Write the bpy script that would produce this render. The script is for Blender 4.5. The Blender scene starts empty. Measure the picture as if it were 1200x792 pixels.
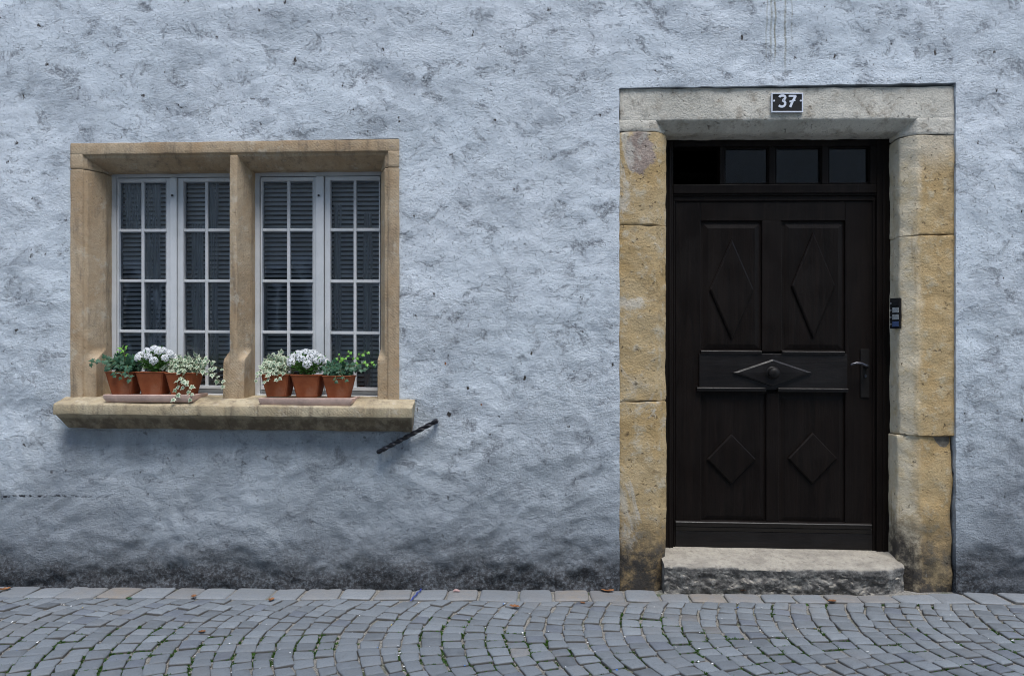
import bpy, bmesh, math, random
from mathutils import Vector, Matrix, noise

random.seed(7)
S = bpy.context.scene
C = S.collection
# ------------------------------------------------------------------ camera
F, D, HOR, HC, YAW = 900.0, 4.2, 420.0, 1.26, math.radians(1.2)
fw = Vector((-math.sin(YAW), math.cos(YAW), 0)); rt = Vector((math.cos(YAW), math.sin(YAW), 0))

def ray(px, py):
    return fw*F + rt*(px-600) + Vector((0, 0, HOR-py))
def W(px, py, d=0.0):                     # photo measurement -> point on the vertical plane y = d
    r = ray(px, py); t = (d+D)/r.y
    return Vector((t*r.x, d, HC+t*r.z))
def X(px, d=0.0): return W(px, HOR, d).x
def PX(x):                                # inverse of X on the wall plane
    v = Vector((x, D, 0)); return 600 + F*v.dot(rt)/v.dot(fw)
def Z(py, d=0.0, px=600): return W(px, py, d).z
def GR(px, py, z=0.0):                    # photo measurement -> point on the ground
    r = ray(px, py); t = (HC-z)/(py-HOR)
    return Vector((t*r.x, -D+t*r.y, z))

cam = bpy.data.objects.new('camera', bpy.data.cameras.new('camera')); C.objects.link(cam)
cam.location = (0, -D, HC); cam.rotation_euler = (math.pi/2, 0, YAW)
cam.data.sensor_width = 36; cam.data.lens = F/1200*36; cam.data.shift_y = (HOR-396)/1200
cam.data.clip_end = 500; cam.data.clip_start = 0.05
S.camera = cam

# ------------------------------------------------------------------ light
EL, AZ = math.radians(66), math.radians(205)     # overcast: broad soft sun high over the street
w = bpy.data.worlds.new('World'); S.world = w; w.use_nodes = True
nt = w.node_tree; nt.nodes.clear()
sky = nt.nodes.new('ShaderNodeTexSky'); sky.sky_type = 'NISHITA'; sky.sun_disc = False
sky.sun_elevation = EL; sky.air_density = 1.0; sky.dust_density = 1.2; sky.ozone_density = 1.2
bg = nt.nodes.new('ShaderNodeBackground'); bg.inputs[1].default_value = 0.15
out = nt.nodes.new('ShaderNodeOutputWorld')
nt.links.new(sky.outputs[0], bg.inputs[0]); nt.links.new(bg.outputs[0], out.inputs[0])
sun = bpy.data.objects.new('sun', bpy.data.lights.new('sun', 'SUN')); C.objects.link(sun)
sun.data.energy = 1.5; sun.data.angle = math.radians(26); sun.data.color = (1.0, 0.98, 0.95)
# direction towards the sun: over the street, a little from the right
sd = Vector((0.30*math.cos(EL), -0.954*math.cos(EL), math.sin(EL))).normalized()
sun.rotation_euler = sd.to_track_quat('Z', 'Y').to_euler()
sky.sun_rotation = math.atan2(sd.x, sd.y)
sun.location = (2, -6, 9)
S.view_settings.view_transform = 'Standard'; S.view_settings.look = 'None'
S.view_settings.exposure = 1.04; S.view_settings.gamma = 1
S.render.engine = 'CYCLES'
S.cycles.use_denoising = True; S.cycles.denoising_input_passes = 'RGB_ALBEDO_NORMAL'; S.cycles.denoising_prefilter = 'ACCURATE'
S.cycles.pixel_filter_type = 'BLACKMAN_HARRIS'; S.cycles.filter_width = 1.05
S.cycles.max_bounces = 8; S.cycles.transparent_max_bounces = 16

# ------------------------------------------------------------------ node helper
class G:
    def __init__(s, name):
        s.m = bpy.data.materials.new(name); s.m.use_nodes = True
        s.t = s.m.node_tree; s.t.nodes.clear()
        s.o = s.t.nodes.new('ShaderNodeOutputMaterial')
    def n(s, ty, **k):
        n = s.t.nodes.new(ty)
        for a, b in k.items(): setattr(n, a, b)
        return n
    def put(s, sock, v):
        if isinstance(v, bpy.types.NodeSocket): s.t.links.new(v, sock)
        elif v is not None:
            if sock.type == 'RGBA' and len(v) == 3: v = (*v, 1)
            sock.default_value = v
    def pos(s): return s.n('ShaderNodeNewGeometry').outputs['Position']
    def nrm(s): return s.n('ShaderNodeNewGeometry').outputs['Normal']
    def obj(s): return s.n('ShaderNodeTexCoord').outputs['Object']
    def sep(s, v):
        n = s.n('ShaderNodeSeparateXYZ'); s.put(n.inputs[0], v); return n.outputs
    def scale(s, v, sc, loc=(0, 0, 0)):
        n = s.n('ShaderNodeMapping'); s.put(n.inputs[0], v)
        n.inputs['Scale'].default_value = sc; n.inputs['Location'].default_value = loc
        return n.outputs[0]
    def noise(s, v, sc, det=6, ro=0.6, dist=0.0):
        n = s.n('ShaderNodeTexNoise'); s.put(n.inputs['Vector'], v)
        n.inputs['Scale'].default_value = sc; n.inputs['Detail'].default_value = det
        n.inputs['Roughness'].default_value = ro; n.inputs['Distortion'].default_value = dist
        return n.outputs[0]
    def voro(s, v, sc, feat='F1', rand=1.0):
        n = s.n('ShaderNodeTexVoronoi', feature=feat); s.put(n.inputs['Vector'], v)
        n.inputs['Scale'].default_value = sc; n.inputs['Randomness'].default_value = rand
        return n.outputs[0]
    def step(s, v, a, b, lo=0.0, hi=1.0):
        n = s.n('ShaderNodeMapRange', interpolation_type='SMOOTHSTEP'); s.put(n.inputs[0], v)
        for i, q in enumerate((a, b, lo, hi)): n.inputs[i+1].default_value = q
        return n.outputs[0]
    def m_(s, op, a, b=None):
        n = s.n('ShaderNodeMath', operation=op); s.put(n.inputs[0], a)
        if b is not None: s.put(n.inputs[1], b)
        return n.outputs[0]
    def mix(s, f, a, b, bt='MIX'):
        n = s.n('ShaderNodeMix', data_type='RGBA', blend_type=bt)
        s.put(n.inputs[0], f); s.put(n.inputs[6], a); s.put(n.inputs[7], b); return n.outputs[2]
    def bump(s, h, st, dist=0.01, nrm=None):
        n = s.n('ShaderNodeBump'); s.put(n.inputs['Height'], h)
        n.inputs['Strength'].default_value = st; n.inputs['Distance'].default_value = dist
        if nrm is not None: s.put(n.inputs['Normal'], nrm)
        return n.outputs[0]
    def attr(s, name):
        return s.n('ShaderNodeAttribute', attribute_name=name).outputs['Color']
    def bsdf(s, col, ro=0.8, spec=0.3, nrm=None, metal=0.0, sss=None):
        n = s.n('ShaderNodeBsdfPrincipled'); s.put(n.inputs['Base Color'], col)
        s.put(n.inputs['Roughness'], ro); n.inputs['Specular IOR Level'].default_value = spec
        n.inputs['Metallic'].default_value = metal
        if nrm is not None: s.put(n.inputs['Normal'], nrm)
        s.t.links.new(n.outputs[0], s.o.inputs[0]); return s.m

def plain(name, col, ro=0.7, spec=0.3, var=0.25, sc=20, bump=0.15, metal=0.0):
    g = G(name); p = g.obj()
    n1 = g.noise(p, sc, 6, 0.65)
    c = g.mix(g.step(n1, 0.3, 0.7), tuple(q*(1-var) for q in col), tuple(min(1, q*(1+var)) for q in col))
    return g.bsdf(c, ro, spec, g.bump(g.noise(p, sc*6, 4), bump, 0.003), metal)

def mat_plaster():
    g = G('limewashed_plaster'); p = g.pos(); x, y, z = g.sep(p)
    big = g.noise(p, 1.1, 5, 0.6); mid = g.noise(p, 3.4, 9, 0.70, 0.5); fine = g.noise(p, 55, 6, 0.7)
    c = g.mix(g.step(big, 0.30, 0.70), (0.57, 0.636, 0.69), (0.645, 0.70, 0.75))
    c = g.mix(g.step(mid, 0.45, 0.70), c, (0.42, 0.468, 0.515))
    c = g.mix(g.step(g.noise(p, 170, 3, 0.7), 0.42, 0.72, 0, 0.30), c, (0.33, 0.365, 0.40))
    c = g.mix(g.step(g.noise(g.scale(p, (1, 1, 1), (5, 5, 5)), 150, 3, 0.7), 0.50, 0.75, 0, 0.35), c, (0.80, 0.84, 0.88))
    c = g.mix(g.m_('MULTIPLY', g.step(g.noise(g.scale(p, (1, 1, 1), (4, 4, 4)), 1.5, 9, 0.72, 0.3), 0.54, 0.66), 0.32), c, (0.33, 0.365, 0.395))
    # smudges: grey dirt lodged in the rough of the render, broken by the grain
    sm = g.noise(g.scale(p, (6.5, 6.5, 9.0), (3, 1, 7)), 1.0, 7, 0.7, 0.6)
    smf = g.m_('MULTIPLY', g.step(sm, 0.50, 0.68), g.step(fine, 0.38, 0.58))
    c = g.mix(g.m_('MULTIPLY', smf, 0.78), c, (0.15, 0.16, 0.18))
    sp = g.noise(g.scale(p, (22, 22, 15), (9, 2, 4)), 1.0, 3, 0.5)
    c = g.mix(g.m_('MULTIPLY', g.step(sp, 0.66, 0.71), g.step(sm, 0.47, 0.56)), c, (0.06, 0.052, 0.045))
    pits = g.noise(p, 120, 2, 0.5)
    c = g.mix(g.m_('MULTIPLY', g.step(pits, 0.66, 0.74), 0.55), c, (0.16, 0.17, 0.18))
    # render turns greyer towards the bottom of the wall
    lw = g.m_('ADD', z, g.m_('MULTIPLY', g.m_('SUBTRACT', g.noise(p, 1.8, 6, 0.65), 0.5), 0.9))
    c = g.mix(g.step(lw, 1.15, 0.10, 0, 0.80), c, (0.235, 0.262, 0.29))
    # splash dirt along the foot of the wall
    dz = g.m_('SUBTRACT', z, g.m_('MULTIPLY', g.m_('SUBTRACT', g.noise(g.scale(p, (2.2, 2, 4), (1, 5, 2)), 1.0, 8, 0.72, 0.5), 0.42), 0.46))
    dirt = g.m_('MAXIMUM', g.m_('POWER', g.step(dz, 0.34, 0.0), 1.25), g.step(g.m_('ADD', z, g.m_('MULTIPLY', g.m_('SUBTRACT', mid, .5), .16)), 0.085, 0.02, 0, .85))
    c = g.mix(g.m_('MULTIPLY', dirt, g.step(fine, 0.32, 0.58, 0.55, 1.0)), c, (0.045, 0.045, 0.048))
    ud = g.m_('SUBTRACT', z, g.m_('MULTIPLY', g.m_('SUBTRACT', g.noise(g.scale(p, (9, 9, 1.1), (2, 0, 5)), 1.0, 7, 0.7), 0.5), 0.5))  # shade below the sill put into the plaster colour, with a ragged lower edge
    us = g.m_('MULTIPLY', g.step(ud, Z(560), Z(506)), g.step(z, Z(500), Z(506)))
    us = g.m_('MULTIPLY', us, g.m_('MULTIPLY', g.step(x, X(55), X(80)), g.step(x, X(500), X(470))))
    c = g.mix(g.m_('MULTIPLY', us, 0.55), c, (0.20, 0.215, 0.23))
    rd = g.m_('MULTIPLY', g.step(x, X(1128), X(1210)), g.step(z, Z(380), Z(640)))
    rd = g.m_('MULTIPLY', rd, g.step(g.noise(p, 5, 8, 0.72), 0.36, 0.58))
    c = g.mix(g.m_('MULTIPLY', rd, 0.8), c, (0.13, 0.14, 0.155))
    # run-off streaks above the door
    for i, (px, wd, zb, st) in enumerate(((904, .004, 70, .5), (908.5, .0035, 75, .75), (921, .004, 85, .65), (899, .003, 78, .4), (929, .003, 55, .35))):
        x0 = X(px); z0 = Z(zb)
        wob = g.m_('MULTIPLY', g.m_('SUBTRACT', g.noise(g.scale(p, (0, 0, 6), (i*3.1, 0, 0)), 1.0, 3), 0.5), 0.03)
        dx = g.m_('ABSOLUTE', g.m_('ADD', g.m_('SUBTRACT', x, x0), wob))
        f = g.m_('MULTIPLY', g.step(dx, wd*2.2, wd*0.4), g.step(z, z0-0.05, z0+0.1))
        f = g.m_('MULTIPLY', f, g.step(fine, 0.3, 0.6, 0.3, 1.0))
        c = g.mix(g.m_('MULTIPLY', f, st), c, (0.19, 0.175, 0.09))
    # scraped black line low on the left
    zl = Z(583)
    wob = g.m_('MULTIPLY', g.m_('SUBTRACT', g.noise(g.scale(p, (6, 0, 0)), 1.0, 4), 0.5), 0.03)
    dl = g.m_('ABSOLUTE', g.m_('ADD', g.m_('SUBTRACT', z, zl), wob))
    f = g.m_('MULTIPLY', g.step(dl, 0.009, 0.003), g.step(x, X(145), X(60)))
    f = g.m_('MULTIPLY', f, g.step(g.noise(p, 45, 3, 0.6), 0.44, 0.54))
    c = g.mix(f, c, (0.03, 0.03, 0.035))
    h = g.m_('ADD', g.m_('MULTIPLY', g.noise(g.scale(p, (1, 1, 1.3)), 70, 8, 0.72), 1.5), g.m_('MULTIPLY', g.noise(p, 20, 5, 0.66), 1.1))
    h = g.m_('MULTIPLY', h, g.step(g.noise(g.scale(p, (1, 1, 1), (7, 1, 2)), 2.6, 4, 0.6), 0.34, 0.66, 0.40, 1.15))   # smooth floated patches, gritty ones
    h = g.m_('MULTIPLY', h, g.step(z, 2.2, 0.6, 0.50, 0.95))
    h = g.m_('ADD', h, g.m_('MULTIPLY', g.noise(g.scale(p, (1, 1, 1.2), (3, 8, 5)), 9, 4, 0.55, 0.3), g.step(z, 2.4, 0.6, 0.6, 1.6)))
    h = g.m_('SUBTRACT', h, g.m_('MULTIPLY', g.step(pits, 0.62, 0.72), 0.6))
    h = g.m_('SUBTRACT', h, g.m_('MULTIPLY', smf, 0.5))
    return g.bsdf(c, 0.9, 0.2, g.bump(h, 0.95, 0.011))

def mat_stone(name, c1, c2, c3, grain=1.0, foot=True, pit=1.0, seed=0.0, rain=0.0, extra=None):
    g = G(name); p = g.scale(g.pos(), (1, 1, 1), (seed, seed*1.7, seed*0.6)); z = g.sep(g.pos())[2]
    big = g.noise(p, 3.0, 6, 0.62, 0.5); mid = g.noise(p, 14, 8, 0.7); fine = g.noise(p, 90, 5, 0.7)
    c = g.mix(g.step(big, 0.36, 0.64), c1, c2)
    c = g.mix(g.step(mid, 0.50, 0.66, 0, 0.85), c, c3)
    c = g.mix(g.step(g.noise(g.scale(p, (1, 1, .8), (3, 3, 3)), 8, 9, 0.75, 0.4), 0.53, 0.68, 0, 0.55), c, tuple(q*0.45 for q in c2))
    c = g.mix(g.step(fine, 0.35, 0.75, 0, 0.35), c, tuple(q*0.5 for q in c1))
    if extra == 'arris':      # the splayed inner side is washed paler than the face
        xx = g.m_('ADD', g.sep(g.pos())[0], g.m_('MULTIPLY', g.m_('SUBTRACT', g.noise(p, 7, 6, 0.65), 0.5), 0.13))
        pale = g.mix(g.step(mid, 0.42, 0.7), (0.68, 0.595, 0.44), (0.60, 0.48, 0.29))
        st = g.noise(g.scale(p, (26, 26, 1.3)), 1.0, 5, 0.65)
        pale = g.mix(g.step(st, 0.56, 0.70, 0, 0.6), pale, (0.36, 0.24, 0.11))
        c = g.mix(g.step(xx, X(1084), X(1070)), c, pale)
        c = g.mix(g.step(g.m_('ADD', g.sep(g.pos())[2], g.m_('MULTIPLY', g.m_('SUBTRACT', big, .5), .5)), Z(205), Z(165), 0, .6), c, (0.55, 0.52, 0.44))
    if extra == 'patch':      # a knot of purple brown stone and whitewash smears
        q = g.scale(g.pos(), (1/.085, 0, 1/.13), (-X(750)/.085, 0, -Z(178)/.13))
        ln = g.n('ShaderNodeVectorMath', operation='LENGTH'); g.put(ln.inputs[0], q)
        r_ = g.m_('ADD', ln.outputs['Value'], g.m_('MULTIPLY', g.m_('SUBTRACT', g.noise(p, 11, 6, 0.7), .5), 1.4))
        c = g.mix(g.step(r_, 1.0, 0.82, 0, .85), c, g.mix(g.step(mid, .35, .65), (0.25, 0.20, 0.19), (0.38, 0.32, 0.29)))
        lw = g.noise(g.scale(p, (5, 5, 2.2), (2, 2, 8)), 1.0, 7, 0.7, 0.8)
        c = g.mix(g.step(lw, 0.54, 0.64, 0, .7), c, (0.56, 0.54, 0.48))
    pits = g.noise(g.scale(p, (1, 1, 1.1)), 42, 4, 0.6, 0.6)
    pf = g.step(pits, 0.63, 0.71)
    c = g.mix(g.m_('MULTIPLY', pf, 0.7*pit), c, (0.075, 0.06, 0.045))
    if rain:
        st = g.noise(g.scale(p, (30, 30, 1.2)), 1.0, 4, 0.6)
        c = g.mix(g.step(st, 0.56, 0.72, 0, rain), c, (0.27, 0.17, 0.075))
    if foot:
        dz = g.m_('SUBTRACT', z, g.m_('MULTIPLY', g.m_('SUBTRACT', g.noise(p, 3.5, 8, 0.75), 0.45), 1.0))
        c = g.mix(g.m_('MULTIPLY', g.step(dz, 0.50, -0.04), g.step(mid, 0.3, 0.55, 0.5, 1.0)), c, (0.055, 0.05, 0.045))
    h = g.m_('SUBTRACT', g.m_('ADD', g.m_('MULTIPLY', mid, 1.2), g.m_('MULTIPLY', fine, 0.6)), g.m_('MULTIPLY', pf, 0.9*pit))
    return g.bsdf(c, 0.88, 0.2, g.bump(h, 0.85*grain, 0.010))

def mat_tooled(name, c1, c2, c3, seed=0.0, drip=False):
    g = G(name); p = g.scale(g.pos(), (1, 1, 1), (seed, 0, seed)); x, y, z = g.sep(g.pos())
    big = g.noise(p, 4.0, 6, 0.62, 0.5); mid = g.noise(p, 22, 8, 0.7); fine = g.noise(p, 110, 5, 0.7)
    c = g.mix(g.step(big, 0.35, 0.65), c1, c2)
    c = g.mix(g.step(mid, 0.52, 0.74, 0, 0.7), c, c3)
    c = g.mix(g.step(fine, 0.4, 0.8, 0, 0.4), c, tuple(q*0.45 for q in c1))
    pit = g.step(g.noise(g.scale(p, (1, 1, 2)), 60, 3, 0.6), 0.66, 0.74)
    c = g.mix(g.m_('MULTIPLY', pit, 0.6), c, (0.07, 0.05, 0.035))
    ws = g.noise(g.scale(p, (16, 16, 2.2), (1, 6, 3)), 1.0, 7, 0.7, 0.3)
    c = g.mix(g.step(ws, 0.47, 0.70, 0, 0.75), c, (0.165, 0.13, 0.095))
    wl = g.noise(g.scale(p, (9, 9, 9), (8, 6, 3)), 1.0, 7, 0.72)
    c = g.mix(g.step(wl, 0.55, 0.68, 0, 0.6), c, (0.52, 0.47, 0.38))
    if drip:                  # the undercut moulding is stained where water runs off it
        dn = g.noise(g.scale(p, (14, 14, 1.5)), 1.0, 6, 0.7)
        f = g.m_('MULTIPLY', g.step(z, Z(488, -.11), Z(493, -.08)), g.step(dn, 0.34, 0.62, 0.35, 0.95))
        c = g.mix(f, c, (0.12, 0.09, 0.06))
        c = g.mix(g.m_('MULTIPLY', g.step(dn, 0.55, 0.68), 0.5), c, (0.19, 0.155, 0.11))
    # slanting chisel marks left by the mason
    wv = g.n('ShaderNodeTexWave', bands_direction='DIAGONAL'); g.put(wv.inputs[0], p)
    wv.inputs['Scale'].default_value = 34; wv.inputs['Distortion'].default_value = 5; wv.inputs['Detail'].default_value = 3
    h = g.m_('ADD', g.m_('MULTIPLY', wv.outputs[1], 0.06), g.m_('ADD', g.m_('MULTIPLY', mid, 0.7), g.m_('MULTIPLY', fine, 0.5)))
    return g.bsdf(c, 0.88, 0.2, g.bump(g.m_('SUBTRACT', h, g.m_('MULTIPLY', pit, 0.6)), 0.8, 0.009))

def mat_step():
    g = G('worn_doorstep_stone'); p = g.pos(); nz = g.sep(g.nrm())[2]
    mid = g.noise(p, 9, 8, 0.68); fine = g.noise(p, 60, 6, 0.7)
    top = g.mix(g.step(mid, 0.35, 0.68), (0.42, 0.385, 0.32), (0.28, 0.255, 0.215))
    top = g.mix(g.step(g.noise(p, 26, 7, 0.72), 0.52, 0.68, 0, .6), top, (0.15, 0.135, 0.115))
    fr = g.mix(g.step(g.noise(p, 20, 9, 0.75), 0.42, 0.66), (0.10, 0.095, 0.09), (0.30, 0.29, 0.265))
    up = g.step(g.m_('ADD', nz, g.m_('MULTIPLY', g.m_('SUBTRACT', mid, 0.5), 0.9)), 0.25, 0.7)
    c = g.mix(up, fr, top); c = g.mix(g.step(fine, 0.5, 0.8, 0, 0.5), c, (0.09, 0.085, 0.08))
    return g.bsdf(c, 0.85, 0.25, g.bump(g.m_('ADD', mid, fine), 0.8, 0.010))

def mat_wood(name, col, ro, grain=0.35, vert=True, spec=0.4):
    g = G(name); p = g.pos()
    q = g.scale(p, (26, 26, 1.6) if vert else (1.6, 26, 26))
    n1 = g.noise(q, 1.0, 8, 0.65, 1.2); n2 = g.noise(p, 6, 5)
    c = g.mix(g.step(n1, 0.3, 0.7), tuple(k*0.65 for k in col), tuple(k*1.45 for k in col))
    r = g.step(n2, 0.3, 0.7, ro-0.08, ro+0.12)
    return g.bsdf(c, r, spec, g.bump(g.m_('ADD', n1, g.m_('MULTIPLY', g.noise(p, 90, 3), 0.3)), grain, 0.003))

def mat_paint():
    g = G('weathered_white_paint'); p = g.pos()
    n1 = g.noise(p, 5, 6, 0.65); n2 = g.noise(g.scale(p, (60, 60, 12)), 1.0, 5, 0.7)
    c = g.mix(g.step(n1, 0.3, 0.7), (0.50, 0.53, 0.55), (0.60, 0.62, 0.64))
    c = g.mix(g.step(n2, 0.60, 0.74, 0, 0.55), c, (0.26, 0.255, 0.24))
    return g.bsdf(c, 0.5, 0.4, g.bump(g.noise(g.scale(p, (40, 40, 40)), 1.0, 5), 0.25, 0.002))

def mat_glass(name, tint=(0.93, 0.95, 0.96), wav=0.5):
    g = G(name); p = g.pos()
    b = g.bump(g.noise(p, 5.5, 2, 0.4), wav, 0.004)
    tr = g.n('ShaderNodeBsdfTransparent'); tr.inputs[0].default_value = (*tint, 1)
    gl = g.n('ShaderNodeBsdfGlossy'); gl.inputs['Roughness'].default_value = 0.03; g.put(gl.inputs['Normal'], b)
    gl.inputs[0].default_value = (0.95, 0.97, 1, 1)
    fr = g.n('ShaderNodeFresnel'); fr.inputs[0].default_value = 1.5
    mx = g.n('ShaderNodeMixShader'); g.put(mx.inputs[0], fr.outputs[0])
    g.t.links.new(tr.outputs[0], mx.inputs[1]); g.t.links.new(gl.outputs[0], mx.inputs[2])
    g.t.links.new(mx.outputs[0], g.o.inputs[0]); return g.m

def mat_refl():  # half-clear pale shader for the added reflection strips
    g = G('reflection_strip'); p = g.pos()
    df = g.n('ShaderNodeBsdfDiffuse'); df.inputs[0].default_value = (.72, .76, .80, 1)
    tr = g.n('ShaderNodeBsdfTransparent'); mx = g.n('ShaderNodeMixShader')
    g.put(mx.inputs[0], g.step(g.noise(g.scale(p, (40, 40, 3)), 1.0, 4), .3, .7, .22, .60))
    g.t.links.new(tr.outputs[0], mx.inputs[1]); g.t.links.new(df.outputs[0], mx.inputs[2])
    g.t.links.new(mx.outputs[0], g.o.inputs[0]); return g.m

def mat_paver():
    g = G('granite_pavers'); p = g.pos(); t = g.attr('tone')
    n1 = g.noise(p, 18, 6, 0.65); n2 = g.noise(p, 140, 4, 0.7); n3 = g.noise(p, 2.0, 5, 0.6)
    c = g.mix(g.step(n1, 0.3, 0.72, 0, 0.5), t, (0.20, 0.225, 0.25))
    c = g.mix(g.step(n2, 0.42, 0.75, 0, 0.35), c, (0.07, 0.075, 0.085))
    c = g.mix(g.step(n3, 0.52, 0.70, 0, 0.4), c, (0.215, 0.205, 0.195))
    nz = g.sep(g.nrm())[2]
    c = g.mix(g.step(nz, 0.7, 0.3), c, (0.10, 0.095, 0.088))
    return g.bsdf(c, g.step(n1, 0.3, 0.7, 0.5, 0.72), 0.35, g.bump(g.m_('ADD', n1, g.m_('MULTIPLY', n2, 0.5)), 0.5, 0.006))

def mat_joint():
    g = G('gritty_joint_sand'); p = g.pos()
    n1 = g.noise(p, 5, 6, 0.6); n2 = g.noise(p, 150, 4, 0.7)
    c = g.mix(g.step(n2, 0.35, 0.68), (0.16, 0.15, 0.13), (0.37, 0.355, 0.32))
    c = g.mix(g.step(n1, 0.54, 0.66, 0, 0.85), c, (0.06, 0.085, 0.035))
    return g.bsdf(c, 0.95, 0.1, g.bump(n2, 0.8, 0.006))

def mat_terracotta():
    g = G('terracotta'); p = g.obj()
    n1 = g.noise(p, 14, 6, 0.65); n2 = g.noise(p, 5, 5)
    c = g.mix(g.step(n1, 0.3, 0.72), (0.235, 0.062, 0.022), (0.32, 0.098, 0.038))
    c = g.mix(g.step(n2, 0.54, 0.72, 0, 0.5), c, (0.40, 0.23, 0.15))
    c = g.mix(g.step(g.noise(g.scale(p, (3, 3, 20)), 1.0, 6, 0.7), 0.56, 0.72, 0, 0.4), c, (0.10, 0.05, 0.03))
    return g.bsdf(c, 0.75, 0.25, g.bump(g.noise(p, 160, 4), 0.3, 0.002))

def mat_leaf(name, c1, c2, sc=30):
    g = G(name); p = g.pos()
    c = g.mix(g.step(g.noise(p, sc, 4), 0.3, 0.7), c1, c2)
    n = g.n('ShaderNodeBsdfPrincipled'); g.put(n.inputs['Base Color'], c)
    n.inputs['Roughness'].default_value = 0.45; n.inputs['Specular IOR Level'].default_value = 0.35
    tl = g.n('ShaderNodeBsdfTranslucent'); g.put(tl.inputs[0], c)
    mx = g.n('ShaderNodeMixShader'); mx.inputs[0].default_value = 0.22
    g.t.links.new(n.outputs[0], mx.inputs[1]); g.t.links.new(tl.outputs[0], mx.inputs[2])
    g.t.links.new(mx.outputs[0], g.o.inputs[0]); return g.m

M = dict(
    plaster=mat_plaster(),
    sand=mat_tooled('tooled_sandstone', (0.39, 0.28, 0.17), (0.48, 0.38, 0.26), (0.26, 0.225, 0.18)),
    sill=mat_tooled('pale_sandstone', (0.50, 0.43, 0.30), (0.40, 0.325, 0.21), (0.27, 0.235, 0.18), 3.0, True),
    yellow=mat_stone('yellow_limestone', (0.52, 0.40, 0.23), (0.47, 0.33, 0.155), (0.55, 0.49, 0.37), 1.2, True, 1.0, 0, 0, 'patch'),
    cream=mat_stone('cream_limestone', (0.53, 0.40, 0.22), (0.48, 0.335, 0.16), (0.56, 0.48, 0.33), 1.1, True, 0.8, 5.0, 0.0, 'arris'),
    lintel=mat_stone('grey_limestone', (0.67, 0.64, 0.56), (0.53, 0.51, 0.445), (0.36, 0.32, 0.26), 1.1, False, 0.8, 9.0),
    mortar=plain('grey_mortar', (0.20, 0.18, 0.15), 0.95, 0.1, 0.4, 30, 0.5),
    step=mat_step(),
    door=mat_wood('dark_stained_oak', (0.0062, 0.0040, 0.0031), 0.46, 0.7, True, 0.16),
    doorh=mat_wood('dark_stained_oak_rail', (0.0062, 0.0045, 0.0040), 0.36, 0.6, False, 0.40),
    paint=mat_paint(), glass=mat_glass('old_window_glass'), glass2=mat_glass('transom_glass', (0.5, 0.55, 0.6), 0.2),
    refl=mat_refl(),
    blind=plain('grey_blind_slat', (0.78, 0.80, 0.83), 0.5, 0.4, 0.1, 8, 0.0),
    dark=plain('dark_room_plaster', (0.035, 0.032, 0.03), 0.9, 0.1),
    iron=plain('black_iron', (0.010, 0.010, 0.014), 0.30, 0.5, 0.4, 30, 0.3),
    steel=plain('brushed_steel', (0.11, 0.11, 0.125), 0.32, 0.5, 0.1, 30, 0.05, 1.0),
    bronze=plain('dark_bronze', (0.009, 0.008, 0.0075), 0.5, 0.2, 0.3, 30, 0.1),
    paver=mat_paver(), joint=mat_joint(), terra=mat_terracotta(),
    tray=plain('pale_pink_clay', (0.60, 0.43, 0.36), 0.8, 0.25, 0.2, 12, 0.25),
    soil=plain('potting_soil', (0.03, 0.022, 0.016), 0.95, 0.1, 0.5, 60, 0.8),
    ivy=mat_leaf('dark_ivy_leaf', (0.025, 0.075, 0.038), (0.06, 0.15, 0.085)),
    shoot=mat_leaf('young_ivy_leaf', (0.13, 0.36, 0.03), (0.20, 0.46, 0.07)),
    cream_leaf=mat_leaf('cream_leaf_margin', (0.50, 0.56, 0.40), (0.62, 0.66, 0.50)),
    grey_leaf=mat_leaf('grey_green_leaf', (0.11, 0.20, 0.12), (0.18, 0.28, 0.17)),
    fol=mat_leaf('flower_foliage', (0.05, 0.15, 0.025), (0.11, 0.25, 0.05)),
    petal=mat_leaf('white_petal', (0.78, 0.80, 0.82), (0.86, 0.87, 0.88)),
    stem=mat_leaf('green_stem', (0.10, 0.13, 0.05), (0.16, 0.17, 0.07)),
    deadleaf=plain('dry_leaf', (0.22, 0.10, 0.045), 0.7, 0.2, 0.5, 60),
    blue=plain('blue_ribbon', (0.03, 0.055, 0.30), 0.4, 0.4),
    black=plain('black_enamel', (0.018, 0.016, 0.016), 0.35, 0.5, 0.2),
    white=plain('white_enamel', (0.66, 0.70, 0.78), 0.4, 0.4, 0.05),
    plastic=plain('black_plastic', (0.008, 0.008, 0.009), 0.6, 0.15, 0.1),
    label=plain('white_name_tag', (0.20, 0.22, 0.235), 0.5, 0.2, 0.5, 260),
    bluelabel=plain('blue_name_tag', (0.035, 0.06, 0.14), 0.5, 0.2, 0.2, 200),
    moss=mat_leaf('moss', (0.035, 0.09, 0.012), (0.07, 0.17, 0.02)),
    facade=plain('facade_plaster', (0.50, 0.47, 0.42), 0.9, 0.2, 0.1, 2),
    trim=plain('facade_trim', (0.72, 0.73, 0.74), 0.8, 0.2, 0.05, 4),
    shutter=plain('facade_shutter', (0.05, 0.06, 0.06), 0.6, 0.3),
    shard=plain('pale_green_glass', (0.45, 0.58, 0.50), 0.15, 0.6, 0.1),
    pink=plain('pink_paper', (0.46, 0.31, 0.29), 0.7, 0.2),
    conf_w=plain('white_confetti', (0.75, 0.76, 0.74), 0.7, 0.2),
    conf_b=plain('blue_confetti', (0.06, 0.20, 0.60), 0.6, 0.2),
    conf_y=plain('yellow_confetti', (0.60, 0.42, 0.06), 0.6, 0.2),
)

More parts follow.
